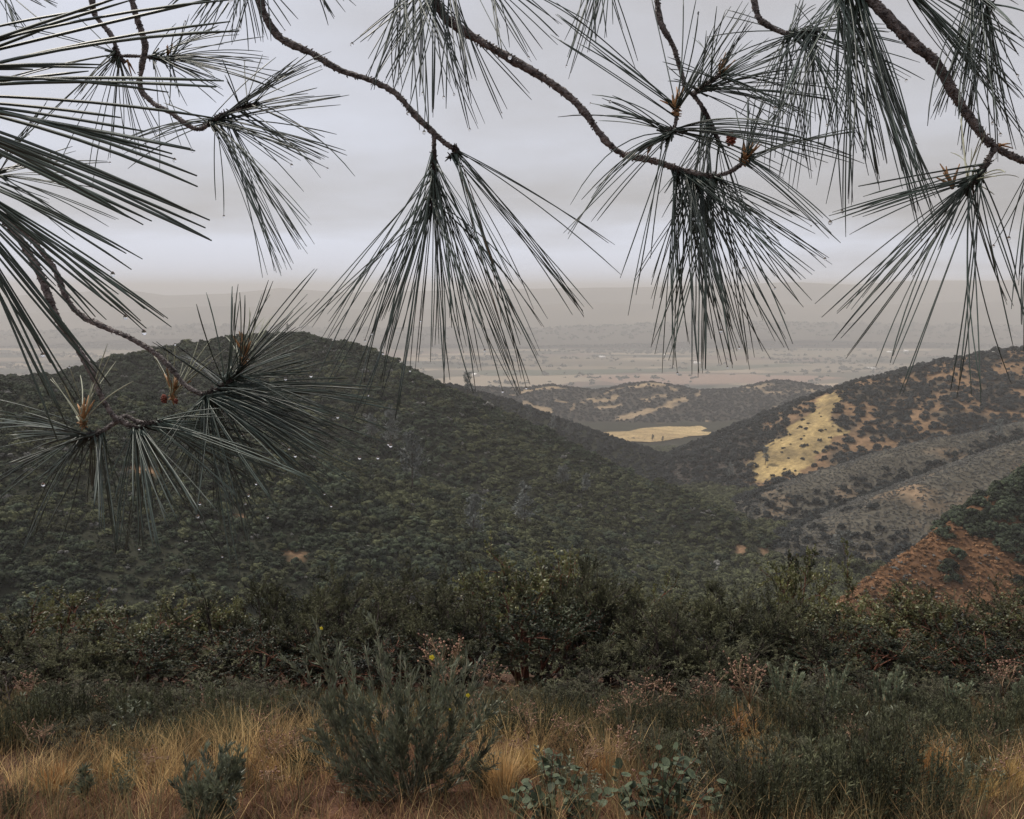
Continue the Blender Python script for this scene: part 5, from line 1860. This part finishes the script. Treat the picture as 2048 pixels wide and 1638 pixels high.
tuft_of_needles(e_, o, [(1930, -30), (1985, 10)], .98, [(1852, 262), (1872, 232), (1920, 292), (1936, 312), (1990, 312), (2030, 310), (1900, 200), (1955, 280), (2010, 240), (1885, 180), (2045, 60), (2060, 20), (2040, 150)], 20, 'drooping tuft in the upper right corner', jit=(4, .7, 1.02), drops=.15)
tuft_of_needles(e_, o, [(2060, 325), (2080, 332)], .9, [(1985, 475), (2040, 640), (2005, 482), (2052, 700), (2036, 560), (2060, 600)], 3, 'needles at the right edge', jit=(2, .8, 1.0))

# -- lower left pair of branches
e_, o = new_branch('rough pine branch at the lower left forking into two tufts', 0, 430, .92)
add_wood(e_, o, ([(-40, 395), (0, 432), (42, 482), (76, 540), (96, 590), (116, 640), (152, 692), (184, 746), (202, 792), (224, 828), (240, 842)], .92, 5.0 * mm, 3.6 * mm),
         ([(238, 838), (215, 856), (190, 868), (166, 873)], .92, 3.4 * mm, 2.6 * mm), ([(238, 838), (255, 848), (272, 856)], .92, 3.6 * mm, 3.0 * mm), ([(240, 836), (254, 832), (275, 843), (310, 846)], .93, 2.8 * mm, 2.2 * mm))
tuft_of_needles(e_, o, [(200, 866), (160, 874)], .92, [(-5, 818), (-10, 850), (-5, 892), (-10, 1006), (15, 935), (38, 1112), (100, 1136), (60, 905), (-20, 960), (40, 830), (30, 870), (95, 960), (120, 990)], 12, 'left fork of the lower left branch', drops=.12)
tuft_of_needles(e_, o, [(205, 866), (185, 870)], .92, [(215, 1066), (240, 1112), (190, 972), (232, 1092), (180, 1000), (165, 940), (240, 1000)], 5, 'left fork of the lower left branch', jit=(4, .8, 1.0), drops=.1)
tuft_of_needles(e_, o, [(166, 850), (165, 830)], .92, [(160, 745), (192, 752), (226, 722), (120, 772), (98, 758), (262, 772), (210, 690), (135, 740)], 0, 'pale young shoot on the left fork', matl='needle_pale', two=(1, 2), r=.00052, drops=.1, sagk=.02, sheath=True)
bud(e_, o, 165, 838, .92, -90, 7, 1.1)
tuft_of_needles(e_, o, [(265, 853), (285, 858)], .92, [(232, 1100), (242, 1110), (266, 1062), (282, 1090), (320, 1110), (396, 1090), (450, 1102), (402, 1032), (345, 1060), (300, 1000), (375, 1000), (430, 1040), (210, 1000)], 14, 'right fork of the lower left branch', jit=(5, .7, 1.02), drops=.15)
tuft_of_needles(e_, o, [(285, 850), (325, 842)], .93, [(562, 922), (545, 1030), (640, 968), (600, 955), (520, 905), (560, 880), (500, 960), (450, 830), (480, 870), (590, 990), (530, 985)], 18, 'right fork of the lower left branch', jit=(5, .65, 1.0), drops=.35)

e_, o = new_branch('pine branch at the lower left reaching out to the wide tuft', 20, 440, .98)
add_wood(e_, o, ([(-30, 410), (22, 442), (66, 482), (110, 540), (130, 590), (156, 626), (200, 650), (260, 676), (310, 706), (345, 740), (370, 770), (400, 787), (420, 790)], .98, 4.4 * mm, 3.0 * mm), ([(418, 788), (445, 772), (478, 748), (490, 720)], .98, 3.0 * mm, 2.2 * mm))
tuft_of_needles(e_, o, [(405, 790), (440, 776), (480, 746)], .98, [(790, 885), (756, 815), (770, 786), (702, 716), (700, 760), (730, 800), (680, 850), (740, 840), (650, 720), (720, 900), (620, 690), (640, 770), (600, 830), (760, 770)], 32, 'wide lower left tuft', jit=(4, .6, 1.02), drops=.2, dz=.1)
tuft_of_needles(e_, o, [(405, 792), (430, 786)], .98, [(735, 980), (725, 962), (665, 1012), (700, 930), (640, 966), (600, 940), (560, 1030), (680, 915), (580, 900), (545, 985), (620, 890)], 26, 'wide lower left tuft', jit=(5, .65, 1.02), drops=.4, dz=.1)
tuft_of_needles(e_, o, [(405, 792), (425, 788)], .98, [(476, 1152), (506, 1130), (390, 1032), (520, 1110), (500, 1090), (310, 1020), (402, 1042), (360, 960), (440, 1050), (470, 1010), (330, 880), (300, 905), (545, 1025), (395, 900)], 16, 'wide lower left tuft', jit=(4, .75, 1.02), drops=.2, dead=.04)
tuft_of_needles(e_, o, [(440, 774), (480, 742)], .98, [(396, 606), (416, 590), (460, 560), (480, 582), (536, 566), (556, 570), (592, 632), (637, 534), (622, 690), (345, 690), (365, 720), (520, 590), (600, 660), (300, 680)], 8, 'wide lower left tuft', jit=(5, .75, 1.0), drops=.05, sagk=.02)
tuft_of_needles(e_, o, [(486, 730), (491, 708)], .98, [(475, 650), (490, 618), (505, 640), (530, 650), (545, 640), (512, 660), (470, 670)], 0, 'pale young shoot on the wide lower left tuft', matl='needle_pale', two=(1, 2), r=.00052, drops=.1, sagk=.02, sheath=True)
bud(e_, o, 491, 712, .98, -90, 7, 1.1)
tuft_of_needles(e_, o, [(345, 800), (346, 780)], 1.0, [(300, 700), (330, 688), (402, 690), (422, 720), (440, 700), (318, 720), (365, 715)], 0, 'pale young shoot behind the wide lower left tuft', matl='needle_pale', two=(1, 2), r=.00052, drops=0, sagk=.02, sheath=True)
bud(e_, o, 346, 782, 1.0, -90, 7, 1.1)
conelet(e_, o, 328, 797, .99, .003)
conelet(e_, o, 352, 802, .99, .002)

# -- big close needles reaching in from the left edge
e_, o = new_branch('close pine tuft reaching in from the left edge with the thickest needles', -260, 190, .55)
add_wood(e_, o, ([(-420, 120, .5), (-330, 160, .53), (-250, 195, .55)], .55, 4 * mm, 3 * mm))
tuft_of_needles(e_, o, [(-330, 160), (-240, 200)], .55, [(256, -2), (452, -4), (474, 72), (450, 156), (440, 163), (416, 238), (346, 320), (406, 378), (424, 484), (416, 458), (200, 128), (266, 430), (296, 448), (64, 143), (100, 40), (390, 300), (340, 180), (300, 260), (380, 420)], 5, 'thick needles at the left edge', jit=(1.5, .8, 1.0), drops=.1, r=.00088, dz=.04, two=(1, 2), sagk=.04)
e_, o = new_branch('pine tuft slanting in from the left edge below the thickest needles', -110, 330, .62)
add_wood(e_, o, ([(-260, 280, .6), (-180, 310, .61), (-100, 345, .62)], .62, 4 * mm, 3 * mm))
tuft_of_needles(e_, o, [(-170, 310), (-90, 350)], .62, [(284, 660), (340, 655), (290, 640), (265, 525), (160, 640), (330, 640), (225, 560), (250, 600)], 6, 'slanting needles at the left edge', jit=(2, .8, 1.0), drops=.4, r=.00075, dz=.04, two=(1, 2))
tuft_of_needles(e_, o, [(-170, 310), (-110, 350)], .62, [(162, 802), (136, 790), (210, 772), (106, 872), (92, 800), (190, 740), (110, 720), (205, 650)], 6, 'slanting needles at the left edge', jit=(2, .8, 1.0), drops=.2, r=.00075, dz=.04, two=(1, 2))
e_, o = new_branch('small thin-needled pine tuft at the left edge above the lower branches', -20, 350, 1.2)
add_wood(e_, o, ([(-90, 330), (-50, 345), (-15, 352)], 1.2, 3.4 * mm, 2.6 * mm))
tuft_of_needles(e_, o, [(-40, 348), (0, 350)], 1.2, [(96, 206), (140, 312), (212, 326), (142, 366), (226, 444), (190, 472), (156, 460), (60, 260), (205, 395)], 8, 'thin needles at the left edge', dz=.06, drops=.3)
e_, o = new_branch('pine needles crossing the upper left corner', -30, -40, 1.1)
add_wood(e_, o, ([(-60, -60), (-20, -40)], 1.1, 3.4 * mm, 2.8 * mm))
tuft_of_needles(e_, o, [(-30, -45), (0, -38)], 1.1, [(100, 42), (56, 82), (85, 15), (30, 60), (100, 20)], 4, 'upper left corner needles', dz=.05, drops=.1)

# raindrops hanging from the needle tips
dm = MB()
dm.ball((0, 0, 0), 1.0, 9, 1.05, .35)
DROP = dm.mesh('raindrop', M['drop'])
for k, (p, desc, d) in enumerate(DROPS):
    s = PG.uniform(.0011, .0021)
    dp = link('raindrop', DROP, loc=p + np.array([0, 0, -s * .7]))
    dp.scale = (s, s, s)
    tag(dp, 'clear raindrop hanging from a needle tip, ' + desc, 'raindrop', 'raindrops on the ' + desc)

# ------------------------------------------------------------------ the hazy air between the near things and the plain
mb = MB()
X1, ZB, ZT = 29000.0, -382.0, 100.0
b = np.array([(x, y, z) for z in (ZB, ZT) for x, y in ((-X1, -X1), (X1, -X1), (X1, X1), (-X1, X1))])
mb.add(b, [(3, 2, 1, 0), (4, 5, 6, 7), (0, 1, 5, 4), (1, 2, 6, 5), (2, 3, 7, 6), (3, 0, 4, 7)])
hm = bpy.data.materials.new('hazy_air')
hm.use_nodes = True
hn_ = hm.node_tree.nodes
hn_.clear()
ho = hn_.new('ShaderNodeOutputMaterial')
pv = hn_.new('ShaderNodeVolumePrincipled')
pv.inputs['Color'].default_value = (0.97, 0.945, 0.92, 1)
pv.inputs['Density'].default_value = 1.65e-4
pv.inputs['Anisotropy'].default_value = 0.0
hm.node_tree.links.new(pv.outputs[0], ho.inputs['Volume'])
tag(link('haze', mb.mesh('haze', hm, smooth=False)), 'thin tan haze filling the valley air', kind='stuff')
